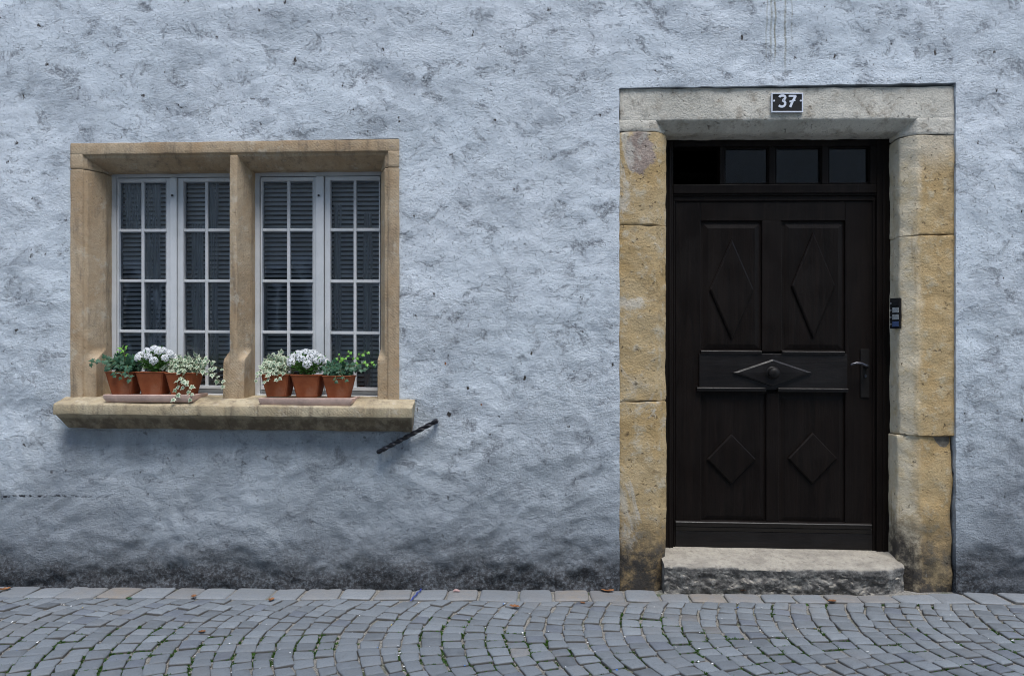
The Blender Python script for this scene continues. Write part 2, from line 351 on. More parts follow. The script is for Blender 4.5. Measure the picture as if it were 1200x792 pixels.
# ------------------------------------------------------------------ mesh builder
class MB:
    def __init__(s): s.v = []; s.f = []; s.mi = []
    def add(s, vs, fs, mi=0):
        o = len(s.v); s.v += [Vector(q) for q in vs]
        for f in fs: s.f.append([o+i for i in f]); s.mi.append(mi)
    def hexa(s, a, b, mi=0):               # a: four corners in front, b: the four behind
        s.add(list(a)+list(b), [(0, 1, 2, 3), (7, 6, 5, 4), (0, 4, 5, 1), (1, 5, 6, 2), (2, 6, 7, 3), (3, 7, 4, 0)], mi)
    def box(s, x0, x1, y0, y1, z0, z1, mi=0):
        s.hexa([(x0, y0, z0), (x1, y0, z0), (x1, y0, z1), (x0, y0, z1)], [(x0, y1, z0), (x1, y1, z0), (x1, y1, z1), (x0, y1, z1)], mi)
    def slab(s, px0, px1, py0, py1, d0, d1, T=None, mi=0):   # a bar measured on the photo, standing at depth d0..d1
        T = T or (lambda x, y: 0)
        a = [W(px, py+T(px, py), d0) for px, py in ((px0, py1), (px1, py1), (px1, py0), (px0, py0))]
        b = [Vector((q.x, d1, q.z)) for q in a]
        s.hexa(a, b, mi)
    def loft(s, rings, caps=True, closed=True, mi=0):
        n = len(rings[0]); o = len(s.v)
        for r in rings: s.v += [Vector(q) for q in r]
        for i in range(len(rings)-1):
            for j in range(n if closed else n-1):
                k = (j+1) % n
                s.f.append([o+i*n+j, o+i*n+k, o+(i+1)*n+k, o+(i+1)*n+j]); s.mi.append(mi)
        if caps:
            s.f.append([o+j for j in range(n)][::-1]); s.mi.append(mi)
            s.f.append([o+(len(rings)-1)*n+j for j in range(n)]); s.mi.append(mi)
    def tube(s, pts, r, n=8, mi=0):
        pts = [Vector(p) for p in pts]; rings = []
        rs = r if isinstance(r, (list, tuple)) else [r]*len(pts)
        for i, p in enumerate(pts):
            t = (pts[min(i+1, len(pts)-1)]-pts[max(i-1, 0)]).normalized()
            u = t.cross(Vector((0, 0, 1)) if abs(t.z) < .95 else Vector((1, 0, 0))).normalized(); v = t.cross(u)
            rings.append([p+(u*math.cos(q)+v*math.sin(q))*rs[i] for q in (2*math.pi*k/n for k in range(n))])
        s.loft(rings, mi=mi)
    def ribbon(s, pts, wd, y0, y1):            # a flat stroke in the xz plane
        pts = [Vector((p[0], 0, p[1])) for p in pts]; L = []; R = []
        for i, p in enumerate(pts):
            t = (pts[min(i+1, len(pts)-1)]-pts[max(i-1, 0)]).normalized(); nn = Vector((-t.z, 0, t.x))*wd/2
            L.append(p+nn); R.append(p-nn)
        s.loft([[(a.x, y0, a.z), (b.x, y0, b.z), (b.x, y1, b.z), (a.x, y1, a.z)] for a, b in zip(L, R)])
    def build(s, name, mats, parent=None, smooth=None, bevel=0.0, label=None, origin=None):
        me = bpy.data.meshes.new(name)
        og = Vector(origin) if origin is not None else (Vector(parent.get('_w', (0, 0, 0))) if parent else Vector((0, 0, 0)))
        me.from_pydata([q-og for q in s.v], [], s.f)
        ms = mats if isinstance(mats, (list, tuple)) else [mats]
        for m in ms: me.materials.append(m)
        me.polygons.foreach_set('material_index', s.mi)
        bm = bmesh.new(); bm.from_mesh(me); bmesh.ops.recalc_face_normals(bm, faces=bm.faces); bm.to_mesh(me); bm.free()
        if smooth is not None:
            me.polygons.foreach_set('use_smooth', [True]*len(me.polygons))
            if smooth < 179: me.set_sharp_from_angle(angle=math.radians(smooth))
        o = bpy.data.objects.new(name, me); C.objects.link(o)
        if parent: o.parent = parent; o['_w'] = tuple(og)
        else: o.location = og
        if bevel:
            b = o.modifiers.new('bevel', 'BEVEL'); b.width = bevel; b.segments = 2; b.limit_method = 'ANGLE'; b.angle_limit = math.radians(35)
        if label: o['label'] = label
        return o

def tag(o, label, cat, group=None, kind=None):
    if label: o['label'] = label
    if cat: o['category'] = cat
    if group: o['group'] = group
    if kind: o['kind'] = kind
    return o
def thing(name, loc, label, cat, group=None):
    o = bpy.data.objects.new(name, None); C.objects.link(o); o.location = loc; o.empty_display_size = 0.1
    o['_w'] = tuple(loc); return tag(o, label, cat, group)

def rough(p, amp, f, seed=0.0):
    q = Vector((p.x*f+seed, p.y*f+seed*.7, p.z*f-seed))
    return p + noise.noise_vector(q)*amp + noise.noise_vector(q*2.7)*(amp*.5) + noise.noise_vector(q*7)*(amp*.22)

def fillet(pts, r):
    o = []; n = len(pts)
    for i in range(n):
        a, b, c = (Vector(pts[i-1]), Vector(pts[i]), Vector(pts[(i+1) % n]))
        u, v = a-b, c-b; k = min(r, u.length*.45, v.length*.45)
        p0 = b+u.normalized()*k; p1 = b+v.normalized()*k
        o += [p0, (p0+p1)*.25+b*.5, p1]
    return o
def subdivide(pts, counts):
    o = []; n = len(pts)
    for i in range(n):
        a, b = pts[i], pts[(i+1) % n]
        for k in range(counts[i]): o.append(a.lerp(b, k/counts[i]))
    return o
def stone(mb, prof, t0, t1, put, sp=0.02, fil=0.007, amp=0.003, f=9, seed=0.0, inset=0.004, warp=None):
    """prof(t) -> corner list (u, v); put(u, v, t) -> world point; a rough block running from t0 to t1"""
    ref = fillet([Vector(q) for q in prof((t0+t1)/2)], fil)
    cnt = [max(1, int((ref[(i+1) % len(ref)]-ref[i]).length/sp)) for i in range(len(ref))]
    n = max(2, int(abs(t1-t0)/sp)); ts = [t0]+[t0+(t1-t0)*(0.25/n)]+[t0+(t1-t0)*i/n for i in range(1, n)]+[t1-(t1-t0)*(0.25/n)]+[t1]
    rings = []
    for i, t in enumerate(ts):
        pr = subdivide(fillet([Vector(q) for q in prof(t)], fil), cnt)
        if i in (0, len(ts)-1):
            c = sum(pr, Vector((0, 0)))/len(pr)
            pr = [q+(c-q).normalized()*inset for q in pr]
        ring = [rough(put(q.x, q.y, t), amp, f, seed) for q in pr]
        if warp: ring = [warp(q) for q in ring]
        rings.append(ring)
    mb.loft(rings)

# tilt of hand-made courses, measured on the photo
def TW(px, py): k = -0.013+(py-165)/310*0.0275; return k*(px-275)
def TD(px, py):
    k = (-0.008*(300-py)/200) if py < 300 else 0.018*(py-300)/340
    return k*(px-910)

# ------------------------------------------------------------------ the house
house = thing('house', (0, 0, 0), 'old pale blue plastered house with stone framed window and dark oak door', 'house')

# --- plaster wall: a trowelled sheet with returns round the two stone surrounds
WX0, WX1, WZ1 = X(84.5), X(467), Z(166, 0, 275)
WZ0 = Z(489, 0, 275)
DX0, DX1, DZ1 = X(726), X(1120), Z(100.5, 0, 915)
WB0, WB1 = X(66), X(481)
def coords(lo, hi, step, keys, flo, fhi, big):
    ks = sorted([lo, hi]+[k for k in keys])
    o = []
    for a, b in zip(ks, ks[1:]):
        n = max(1, round((b-a)/step)); o += [a+(b-a)*i/n for i in range(n)]
    o.append(hi)
    pre = []; q = lo
    while q > flo: q -= big; pre.append(max(q, flo))
    post = []; q = hi
    while q < fhi: q += big; post.append(min(q, fhi))
    return pre[::-1]+o+post
XS = coords(-3.1, 3.1, 0.0145, [WX0, WX1, DX0, DX1], -5.2, 5.2, 0.12)
ZS = coords(-0.03, 3.35, 0.0145, [WZ0, WZ1, DZ1], -0.15, 7.0, 0.12)
def holew(x, z, e=1e-5): return WX0+e < x < WX1-e and WZ0+e < z < WZ1-e
def holed(x, z, e=1e-5): return DX0+e < x < DX1-e and z < DZ1-e
def wall_y(x, z):
    p = Vector((x, 0, z))
    y = 0.011*noise.noise(Vector((x*1.7, 3.1, z*1.9)))
    low = min(1, max(0, (1.7-z)/1.3))
    y += (0.0085+0.0025*low)*noise.noise(Vector((x*4.5, 7.7, z*5.5)))
    wx = noise.noise(Vector((x*2.3, 8, z*2.3)))*1.5; t = 1-abs(noise.noise(Vector((x*6.0+z*1.5+wx, 1.3, z*7.0-x*2.5-wx))))
    y += (0.0030+0.0060*low)*(t*t*t*t-0.4)*-1
    y += (0.0023+0.0018*low)*noise.noise(Vector((x*15, 5.5, z*17)))
    y += 0.0015*noise.noise(Vector((x*36, 2.5, z*38)))
    if z < 0.5: y -= 0.02*((0.5-z)/0.5)**2*(0.6+noise.noise(Vector((x*3, 9, 0))))
    if z < 0.3:
        y += 0.022*(noise.fractal(Vector((x*7, 0.5, z*11)), 0.9, 2.0, 4))*((0.3-z)/0.3)**.5
    # calm close to the cut stone
    dw = max(WX0-x, x-WX1, WZ0-z, z-WZ1); dd = max(DX0-x, x-DX1, z-DZ1)
    dist = min(dw, dd); k = min(1, max(0.15, dist/0.06))
    return y*k - (0.002 if dd < 0.05 else 0.0)
wm = MB(); idx = {}
def tilt_z(x, z):
    """follow the slight tilt of the window head and door head"""
    a = max(0, 1-max(0, max(WX0-x, x-WX1))/0.35)*max(0, 1-abs(z-WZ1)/0.3)
    z += a*(-(-0.013)*(PX(x)-275))/214
    b = max(0, 1-max(0, max(DX0-x, x-DX1))/0.35)*max(0, 1-abs(z-DZ1)/0.3)
    return z + b*(0.008*(PX(x)-910))/214
for i, x in enumerate(XS):
    for j, z in enumerate(ZS):
        if holew(x, z) or holed(x, z): continue
        jx = jz = 0
        near = min(max(DX0-x, x-DX1, z-DZ1), 1)
        if 0 <= near < 1e-4:
            jx = 0.004*noise.noise(Vector((x*3, 1, z*14))); jz = 0.004*noise.noise(Vector((x*14, 4, z*3)))
        idx[i, j] = len(wm.v); wm.v.append(Vector((x+jx, wall_y(x, z), tilt_z(x, z)+jz)))
for i in range(len(XS)-1):
    for j in range(len(ZS)-1):
        cx, cz = (XS[i]+XS[i+1])/2, (ZS[j]+ZS[j+1])/2
        if holew(cx, cz) or holed(cx, cz): continue
        q = [idx[i, j], idx[i+1, j], idx[i+1, j+1], idx[i, j+1]]
        wm.f.append(q); wm.mi.append(0)
# returns at the openings
cnt = {}
for f in wm.f:
    for a, b in zip(f, f[1:]+f[:1]): cnt[min(a, b), max(a, b)] = cnt.get((min(a, b), max(a, b)), 0)+1
ret = {}
for (a, b), c in list(cnt.items()):
    if c == 1:
        for q in (a, b):
            if q not in ret: ret[q] = len(wm.v); wm.v.append(wm.v[q]+Vector((0, 0.07, 0)))
        wm.f.append([a, b, ret[b], ret[a]]); wm.mi.append(0)
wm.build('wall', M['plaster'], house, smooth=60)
# the dark rooms behind
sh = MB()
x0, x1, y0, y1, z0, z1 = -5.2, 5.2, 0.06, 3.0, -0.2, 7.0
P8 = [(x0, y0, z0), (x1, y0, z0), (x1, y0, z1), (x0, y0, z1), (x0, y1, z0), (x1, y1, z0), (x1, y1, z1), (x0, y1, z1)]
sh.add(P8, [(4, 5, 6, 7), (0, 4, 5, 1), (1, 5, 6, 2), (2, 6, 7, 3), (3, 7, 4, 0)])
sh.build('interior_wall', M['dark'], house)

# --- window surround
DWF = 0.165                                   # depth of the white frames behind the wall face
FR = -0.007                                   # stone face a touch proud of the plaster
zj = Z(197.5, 0, 275)                         # joint between lintel and jambs
def chamf(z):                                 # 0 above the stop, 1 below
    a, b = Z(409, 0.05, 275), Z(422, 0.0, 275)
    return min(1, max(0, (a-z)/(a-b)))
def jamb_prof(px_out, px_in, px_blk, sgn):
    xo, xi, xb = X(px_out), X(px_in), X(px_blk)
    def prof(z):
        k = chamf(z)
        p = [(xo, 0.26), (xo, FR), (xi, FR), (xi+sgn*0.004, FR+0.011), (xi+sgn*0.02, FR+0.014), (xb, 0.105), (xb, 0.26)]
        q = [(xo, 0.26), (xo, FR), (xi, FR), (xi+sgn*0.004, FR+0.011), (xi+sgn*0.012, FR+0.012), (xb, FR+0.014), (xb, 0.26)]
        r = [tuple(a+(b-a)*k for a, b in zip(m, n)) for m, n in zip(p, q)]
        return r
    return prof
putz = lambda u, v, t: Vector((u, v, t))
sill_top = lambda d, px: Z((466.2 if d > 0 else 466.2-9.5*d/0.11)+TW(px, 470)*.6, d, px) if d <= 0 else Z(466.2+TW(px, 470)*.6, 0, px)+d*0.05
PL, PR = jamb_prof(83, 97.5, 112, 1), jamb_prof(468, 455, 442, -1)
for pf, sd_, px in ((PL, 1, 95), (PR, 2, 455)):
    mb = MB(); stone(mb, pf, sill_top(0, px)-0.012, zj-0.002, putz, 0.016, 0.004, 0.0022, 9, sd_*3.3)
    mb.build('window_jamb', M['sand'], house, smooth=40)
# mullion
xm, hn, hb = X(274), 0.019, 0.059
def mull(z):
    k = chamf(z)
    p = [(xm-hb, 0.26), (xm-hb, 0.115), (xm-hn, FR), (xm+hn, FR), (xm+hb, 0.115), (xm+hb, 0.26)]
    q = [(xm-hb, 0.26), (xm-hb, FR+0.004), (xm-hn, FR), (xm+hn, FR), (xm+hb, FR+0.004), (xm+hb, 0.26)]
    return [tuple(a+(b-a)*k for a, b in zip(m, n)) for m, n in zip(p, q)]
mb = MB(); stone(mb, mull, sill_top(0, 274)-0.012, Z(180, 0, 274)-0.01, putz, 0.014, 0.004, 0.0022, 9, 2.2)
mb.build('window_mullion', M['sand'], house, smooth=40)
# lintel with its two short ears
mb = MB()
def lint(t):
    px = PX(t); zz = lambda py, d=0: Z(py+TW(px, py), 0, px)
    return [(0.26, zz(166)), (FR, zz(166)), (FR, zz(179.5)), (FR+0.012, zz(180.4)), (FR+0.014, zz(183.5)), (0.105, zz(194.5)), (0.26, zz(194.5))]
stone(mb, lint, X(83), X(468), lambda u, v, t: Vector((t, u, v)), 0.016, 0.004, 0.0022, 9, 8.0)
for pf, px in ((PL, 90), (PR, 461)):
    stone(mb, pf, zj+0.002, Z(179+TW(px, 180), 0, px), putz, 0.016, 0.004, 0.0022, 9, 8.0, inset=0.002)
mb.build('window_lintel', M['sand'], house, smooth=40)
# sill
mb = MB()
FS = -0.115
def sillp(t):
    px = PX(t); o = TW(px, 480)*.75
    zt = sill_top(0, px); zf = Z(475+o, FS, px)
    return [(0.26, zt+0.012), (0.0, zt), (FS+0.006, zf), (FS, zf-0.006), (FS-0.002, Z(487.5+o, FS, px)), (FS+0.022, Z(488.5+o, FS, px)), (-0.02, Z(503.5+o, -0.02, px)), (0.10, Z(503.5+o, -0.02, px))]
def sillw(p):
    # the underside moulding is returned at the two ends
    zf = Z(488, FS, 275); a, b = X(62, FS), X(483, FS)
    if p.z < zf:
        k = min(1, (zf-p.z)/0.075)*0.028
        if p.x-a < 0.06: p.x += k
        if b-p.x < 0.06: p.x -= k*0.6
    if p.y < 0.0:
        c = noise.noise(Vector((p.x*9, 3, 4)))
        if abs(p.z-zf) < 0.03 and p.y < -0.08: p.y += max(0, c)*0.012
    return p
stone(mb, sillp, X(62, FS), X(262.5, FS)-0.0002, lambda u, v, t: Vector((t, u, v)), 0.014, 0.006, 0.0036, 10, 5.0, inset=0.0022, warp=sillw)
stone(mb, sillp, X(262.5, FS)+0.0002, X(483, FS), lambda u, v, t: Vector((t, u, v)), 0.014, 0.006, 0.0036, 10, 5.0, inset=0.0022, warp=sillw)
mb.build('window_sill', M['sill'], house, smooth=40)

# --- the two white windows (frame > casements, panes, blinds)
def window(fx0, fx1, mx0, mx1, gl, strips):
    """fx: frame, mx: meeting stile, gl: [(glass0, muntin0, muntin1, glass1) x2]"""
    d = DWF; T = TW
    fb = MB()
    fb.slab(fx0-14, fx0+5, 196, 468, d, d+0.07, T); fb.slab(fx1-5, fx1+14, 196, 468, d, d+0.07, T)
    fb.slab(fx0+5.1, fx1-5.1, 196, 207.5, d+0.001, d+0.07, T)
    fb.slab(fx0+5.1, fx1-5.1, 456.5, 462, d+0.02, d+0.07, T)
    fb.slab(fx0+1, fx1-1, 461.5, 468.5, d-0.02, d+0.06, T)
    f = fb.build('window', M['paint'], house, bevel=0.003)
    rows = [212.5, 269.7, 329.3, 389, 452]
    for k, (a, m0, m1, b) in enumerate(gl):
        cb = MB(); o0 = (fx0+5.6, mx0+1) if k == 0 else (mx1+1.5, fx1-5.6)
        dd = d-0.006
        cb.slab(o0[0], a, 208.2, 456, dd, dd+0.045, T); cb.slab(b, o0[1], 208.2, 456, dd, dd+0.045, T)
        cb.slab(a-.1, b+.1, 208.2, rows[0], dd+0.001, dd+0.045, T)
        cb.slab(a-.1, b+.1, rows[4], 456, dd+0.001, dd+0.045, T)
        cb.slab(m0, m1, rows[0]-.1, rows[4]+.1, dd+0.012, dd+0.04, T)
        for r in rows[1:4]:
            cb.slab(a-.1, m0+.05, r-1.7, r+1.7, dd+0.009, dd+0.04, T); cb.slab(m1-.05, b+.1, r-1.7, r+1.7, dd+0.009, dd+0.04, T)
        # thin glazing bead round the glass
        cb.slab(a, a+1.0, rows[0], rows[4], dd+0.015, dd+0.04, T); cb.slab(b-1.0, b, rows[0], rows[4], dd+0.015, dd+0.04, T)
        cb.build('casement', M['paint'], f, bevel=0.0035)
        gb = MB(); cols = ((a+.9, m0+.2), (m1-.2, b-.9))
        for (p, q) in cols:
            for r0, r1 in zip(rows, rows[1:]):
                gb.slab(p, q, r0+.3, r1-.3, dd+0.026, dd+0.030, T)
        # each small pane sits a little differently in its putty
        for v0 in range(0, len(gb.v), 8):
            k1, k2 = random.uniform(-.0022, .0022), random.uniform(-.0022, .0022)
            for q_, v in enumerate(gb.v[v0:v0+8]): v.y += (k1 if q_ % 4 in (0, 1) else -k1)+(k2 if q_ % 4 in (0, 3) else -k2)
        gb.build('glazing', M['glass'], f)
    ab = MB(); ab.slab(mx0, mx1, 207.5, 457, d-0.018, d+0.02, T); ab.build('meeting_stile', M['paint'], f, bevel=0.004)
    pb = MB(); c = W((mx0+mx1)/2-1.0, 229, d-0.02); pb.tube([c+Vector((0, 0.004, 0)), c+Vector((0, -0.006, -0.002))], 0.006, 8); pb.build('pin', M['iron'], f)
    # slatted blind hanging close behind the glass
    bb = MB(); xa, xb = X(fx0+3, d+0.09), X(fx1-3, d+0.09); z = Z(208, d+.09, 275); zb = Z(462, d+.09, 275); i = 0
    ang = math.radians(49)
    while z > zb:
        hw = 0.0125; sag = random.uniform(-.0008, .0008)
        ring = []
        for x in (xa, xb):
            r = []
            for q in (-1, -.5, 0, .5, 1):
                yy = q*hw*math.cos(ang); zz = q*hw*math.sin(ang); bow = 0.002*(1-q*q)
                r.append((x, d+0.09+yy-bow*math.sin(ang)*1, z+zz+bow*math.cos(ang)+sag))
            r += [(x_, y_+0.0006, z_-0.0006) for x_, y_, z_ in r[::-1]]
            ring.append(r)
        bb.loft(ring); z -= 0.0262; i += 1
    bb.build('blind', M['blind'], f)
    # pane reflections imitated by pale pleated strips between glass and blind
    for (c0, c1, r0, r1) in strips:
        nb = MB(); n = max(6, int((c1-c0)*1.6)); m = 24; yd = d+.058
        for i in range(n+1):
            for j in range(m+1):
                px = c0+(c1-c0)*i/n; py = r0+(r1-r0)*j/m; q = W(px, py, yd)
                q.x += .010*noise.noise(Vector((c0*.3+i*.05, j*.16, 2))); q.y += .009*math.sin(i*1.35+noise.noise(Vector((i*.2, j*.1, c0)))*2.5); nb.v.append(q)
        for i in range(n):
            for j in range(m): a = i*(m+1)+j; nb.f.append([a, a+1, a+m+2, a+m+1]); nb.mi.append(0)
        nb.build('reflection_strip', M['refl'], f, smooth=180)
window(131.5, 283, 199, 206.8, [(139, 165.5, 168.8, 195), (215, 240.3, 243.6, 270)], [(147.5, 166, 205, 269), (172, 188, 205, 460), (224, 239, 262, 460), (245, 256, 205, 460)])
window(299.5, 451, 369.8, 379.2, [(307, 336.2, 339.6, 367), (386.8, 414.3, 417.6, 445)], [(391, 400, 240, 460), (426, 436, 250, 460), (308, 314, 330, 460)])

# --- door surround
RC = 0.012                                    # the stone lies a little behind the plaster
def dj(px_out, px_arr, px_blk, sgn, dch=0.07, wob=0.0, s=0):
    xo, xa, xb = X(px_out), X(px_arr), X(px_blk)
    def prof(z):
        q = wob*noise.noise(Vector((s, 0.3, z*3.1)))
        return [(xo, 0.34), (xo, RC), (xa+q, RC), (xb+q*.6, dch), (xb+q*.3, 0.34)]
    return prof
dl = dj(726, 769.5, 783.5, 1, 0.07, 0.006, 1.0); dr = dj(1121, 1076, 1061.5, -1, 0.075, 0.008, 2.0)
z0d = -0.05
zl = [Z(153.5, 0, 750), Z(263.5, 0, 750), Z(470.5, 0, 750)]
zr = [Z(157, 0, 1098), Z(275, 0, 1098), Z(511, 0, 1098)]
for (t1, t0, sd_) in ((zl[0], zl[1], 11), (zl[1], zl[2], 12), (zl[2], z0d, 13)):
    mb = MB(); stone(mb, dl, t0+0.0012, t1-0.0012, putz, 0.017, 0.009, 0.0058, 8, sd_*1.7, 0.005); mb.build('jamb_stone', M['yellow'], house, smooth=45)
drb = dj(1118.5, 1080, 1060, -1, 0.085, 0.014, 3.0)
for i, (pf, t1, t0, sd_) in enumerate(((dr, zr[0], zr[1], 14), (dr, zr[1], zr[2], 15), (drb, zr[2], z0d, 16))):
    def wp(p, i=i):
        if i == 2 and p.y < 0.03 and p.x > X(1076):     # the weathered-back corner of the lowest stone
            p.y += 0.022*min(1, (p.x-X(1076))/0.05)*(0.7+noise.noise(p*6))
        return p
    mb = MB(); stone(mb, pf, t0+0.0012, t1-0.0012, putz, 0.017, 0.009, 0.0058, 8, sd_*1.7, 0.005, warp=wp)
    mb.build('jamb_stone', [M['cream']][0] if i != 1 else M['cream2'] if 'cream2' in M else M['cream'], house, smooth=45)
mb = MB()
def dlint(t):
    px = PX(t); zz = lambda py: Z(py+TD(px, py), 0, px)
    return [(0.34, zz(102)), (RC, zz(102)), (RC, zz(139.3)), (0.075, zz(151)), (0.10, zz(152.5)), (0.34, zz(152.5))]
stone(mb, dlint, X(727), X(1120), lambda u, v, t: Vector((t, u, v)), 0.017, 0.007, 0.004, 8, 21.0)
for pf, px, zt in ((dl, 750, zl[0]), (dr, 1098, zr[0])):
    stone(mb, pf, zt+0.002, Z(138+TD(px, 138), 0, px), putz, 0.017, 0.007, 0.004, 8, 21.0, 0.003)
mb.build('door_lintel', M['lintel'], house, smooth=45)
for a, b in ((729, 767), (1080, 1116)):
    mb = MB(); mb.box(X(a), X(b), 0.034, 0.3, -0.05, Z(150, 0, 900)); mb.build('mortar', M['mortar'], house)
# doorstep: worn top, rock-faced front
mb = MB()
zbk = [Z(640, 0.2, 785), Z(645, 0.2, 1037)]; zft = [Z(662, -0.04, 780), Z(667, -0.04, 1058)]
xa, xb = X(777, 0.0), X(1067, -0.03)
nx, ny = 190, 44
def step_pt(i, j):
    u = i/nx; x = xa+(xb-xa)*u
    zb_ = zbk[0]+(zbk[1]-zbk[0])*u; zf_ = zft[0]+(zft[1]-zft[0])*u
    yf = -0.042+0.010*noise.noise(Vector((x*4, 2, 3)))
    if j <= 12:                              # top from the door outwards
        k = j/12; y = 0.30+(yf+0.012-0.30)*k
        kk = max(0, (0.2-y)/(0.2-yf)); z = zb_+(zf_-zb_)*kk
        z += 0.004*noise.noise(Vector((x*5, y*5, 1)))-0.008*math.exp(-((u-.5)/.25)**2)*kk
        z += 0.008*noise.noise(Vector((x*16, y*8, 6)))*max(0, kk-.75)*4*.6
    else:
        k = (j-12)/(ny-12); top = zf_-0.008+0.008*noise.noise(Vector((x*16, yf*8, 6)))*.6-0.008*math.exp(-((u-.5)/.25)**2)
        z = top+(-0.05-top)*k
        q = Vector((x*11, 1, z*14))
        bulge = 0.020*noise.noise(q)+0.015*(0.35-abs(noise.noise(q*1.9)))+0.008*(0.3-abs(noise.noise(q*4.3)))+0.005*noise.noise(q*10)
        z += 0.010*noise.noise(q*1.5+Vector((5, 0, 0)))*min(1, k*5)*min(1, (1-k)*4)
        y = yf+bulge*min(1, k*4)+0.012*k
    # rounded right-hand end that dies into the jamb
    if u > .86 and y < 0.12: y += 0.075*((u-.86)/.14)**1.5*min(1, (0.12-y)/0.12)
    return Vector((x, y, z))
for i in range(nx+1):
    for j in range(ny+1): mb.v.append(step_pt(i, j))
for i in range(nx):
    for j in range(ny):
        a = i*(ny+1)+j; mb.f.append([a, a+1, a+ny+2, a+ny+1]); mb.mi.append(0)
for e in (0, nx):                            # closed ends
    base = len(mb.v); mb.v += [Vector((step_pt(e, 6).x, 0.30, -0.05))]
    for j in range(ny): mb.f.append([e*(ny+1)+j, e*(ny+1)+j+1, base]); mb.mi.append(0)
mb.build('doorstep', M['step'], house, smooth=50)

# --- door
fd, ld = 0.185, 0.215                        # frame face, leaf face
T = TD
mb = MB()
mb.slab(770, 789, 150, 646, fd, fd+0.1, T); mb.slab(1027.5, 1056, 150, 646, fd, fd+0.1, T)
mb.slab(789, 1027.5, 150, 171.5, fd+.001, fd+0.1, T)
mb.slab(789, 1027.5, 216, 226.5, fd-.004, fd+0.1, T)
mb.slab(789, 1027.5, 226.6, 229.5, fd+.006, fd+0.1, T); mb.slab(789, 1027.5, 229.6, 235.5, fd+.014, fd+0.1, T)
mb.slab(789.1, 791.5, 235.6, 646, fd+.016, fd+0.1, T); mb.slab(1022.5, 1027.4, 235.6, 646, fd+.016, fd+0.1, T)
mb.slab(1035, 1038, 172, 646, fd-.006, fd, T); mb.slab(784, 786, 172, 646, fd-.006, fd, T)
for a, b in ((843.5, 849), (901.5, 908.5), (963.5, 970.5), (1020, 1027.5)): mb.slab(a, b, 171.6, 215.9, fd+.003, fd+0.08, T)
df = mb.build('door_frame', M['door'], house, bevel=0.003)
for k, (a, b) in enumerate(((789, 843.5), (849, 901.5), (908.5, 963.5), (970.5, 1020))):
    if k:
        sb = MB(); e = 1.6
        sb.slab(a, a+e, 171.8, 215.8, fd+.02, fd+.06, T); sb.slab(b-e, b, 171.8, 215.8, fd+.02, fd+.06, T)
        sb.slab(a+e, b-e, 171.8, 174.2, fd+.02, fd+.06, T); sb.slab(a+e, b-e, 214.4, 215.8, fd+.02, fd+.06, T)
        sb.build('transom_sash', M['door'], df, bevel=0.002)
        gb = MB(); gb.slab(a+e, b-e, 174.3, 214.3, fd+.035, fd+.039, T); gb.build('transom_pane', M['glass2'], df)
    else:                                    # this light is tipped open into the dark hall
        gb = MB(); gb.slab(a+1, b-1, 174, 215, fd+.06, fd+.065, T)
        zb_ = min(v.z for v in gb.v)
        for v in gb.v: v.y += (v.z-zb_)*0.9
        gb.build('transom_pane', M['glass2'], df, label='transom pane tipped open into the dark hall')
mb = MB(); mb.slab(789.3, 1027.3, 235.6, 646, ld+.006, ld+.06, T)
# stiles and rails stand proud of the panel ground
for a, b, c, d_ in ((791.7, 821, 236, 623), (990.5, 1022.3, 236, 623), (893, 916, 258.9, 412), (821.1, 990.4, 236, 258.8), (898, 913, 461, 612)):
    mb.slab(a, b, c, d_, ld-.008, ld+.02, T)
leaf = mb.build('door', M['door'], house, bevel=0.003)
def raised(px0, px1, py0, py1, e, d0, d1, name='door_panel', m='door'):
    b = MB(); a = [W(x, y+T(x, y), d0) for x, y in ((px0+e, py1-e), (px1-e, py1-e), (px1-e, py0+e), (px0+e, py0+e))]
    c = [W(x, y+T(x, y), d1) for x, y in ((px0, py1), (px1, py1), (px1, py0), (px0, py0))]
    b.hexa(a, c); return b.build(name, M[m], leaf, bevel=0.002)
raised(823.5, 890.5, 261.5, 409.5, 6, ld-.001, ld+.0055); raised(918.5, 988, 261.5, 409.5, 6, ld-.001, ld+.0055)
raised(823, 896, 463.5, 610, 5, ld+.001, ld+.0055); raised(915, 988.5, 463.5, 610, 5, ld+.001, ld+.0055)
mb = MB(); mb.slab(819.5, 993, 414.5, 456.5, ld-.022, ld+.01, T); mb.build('lock_rail', M['doorh'], leaf, bevel=0.002)
def ledge(px0, px1, py0, py1, d0):
    b = MB(); a0, a1 = W(px0, py0+T(px0, py0), d0), W(px1, py0+T(px1, py0), d0)
    c0, c1 = W(px0, py1+T(px0, py1), d0), W(px1, py1+T(px1, py1), d0); back = ld+.005; rise = .010
    b.loft([[(p.x, d0, p.z), (p.x, d0+.004, p.z+.004), (p.x, back, p.z+rise), (p.x, back, q.z), (p.x, d0+.006, q.z)] for p, q in ((a0, c0), (a1, c1))])
    return b.build('ledge_moulding', M['doorh'], leaf, bevel=0.0015)
ledge(821.5, 893, 412, 415.5, ld-.034); ledge(917, 990.5, 412, 415.5, ld-.034)
ledge(817, 898, 455.3, 459, ld-.036); ledge(912, 994.5, 455.3, 459, ld-.036)
ledge(791.7, 1022.3, 613.5, 618.5, ld-.03); ledge(791.7, 1022.3, 618.8, 623.5, ld-.02)
mb = MB(); mb.slab(791.7, 1022.3, 623.6, 642, ld-.012, ld+.02, T); mb.build('kick_board', M['doorh'], leaf, bevel=0.002)
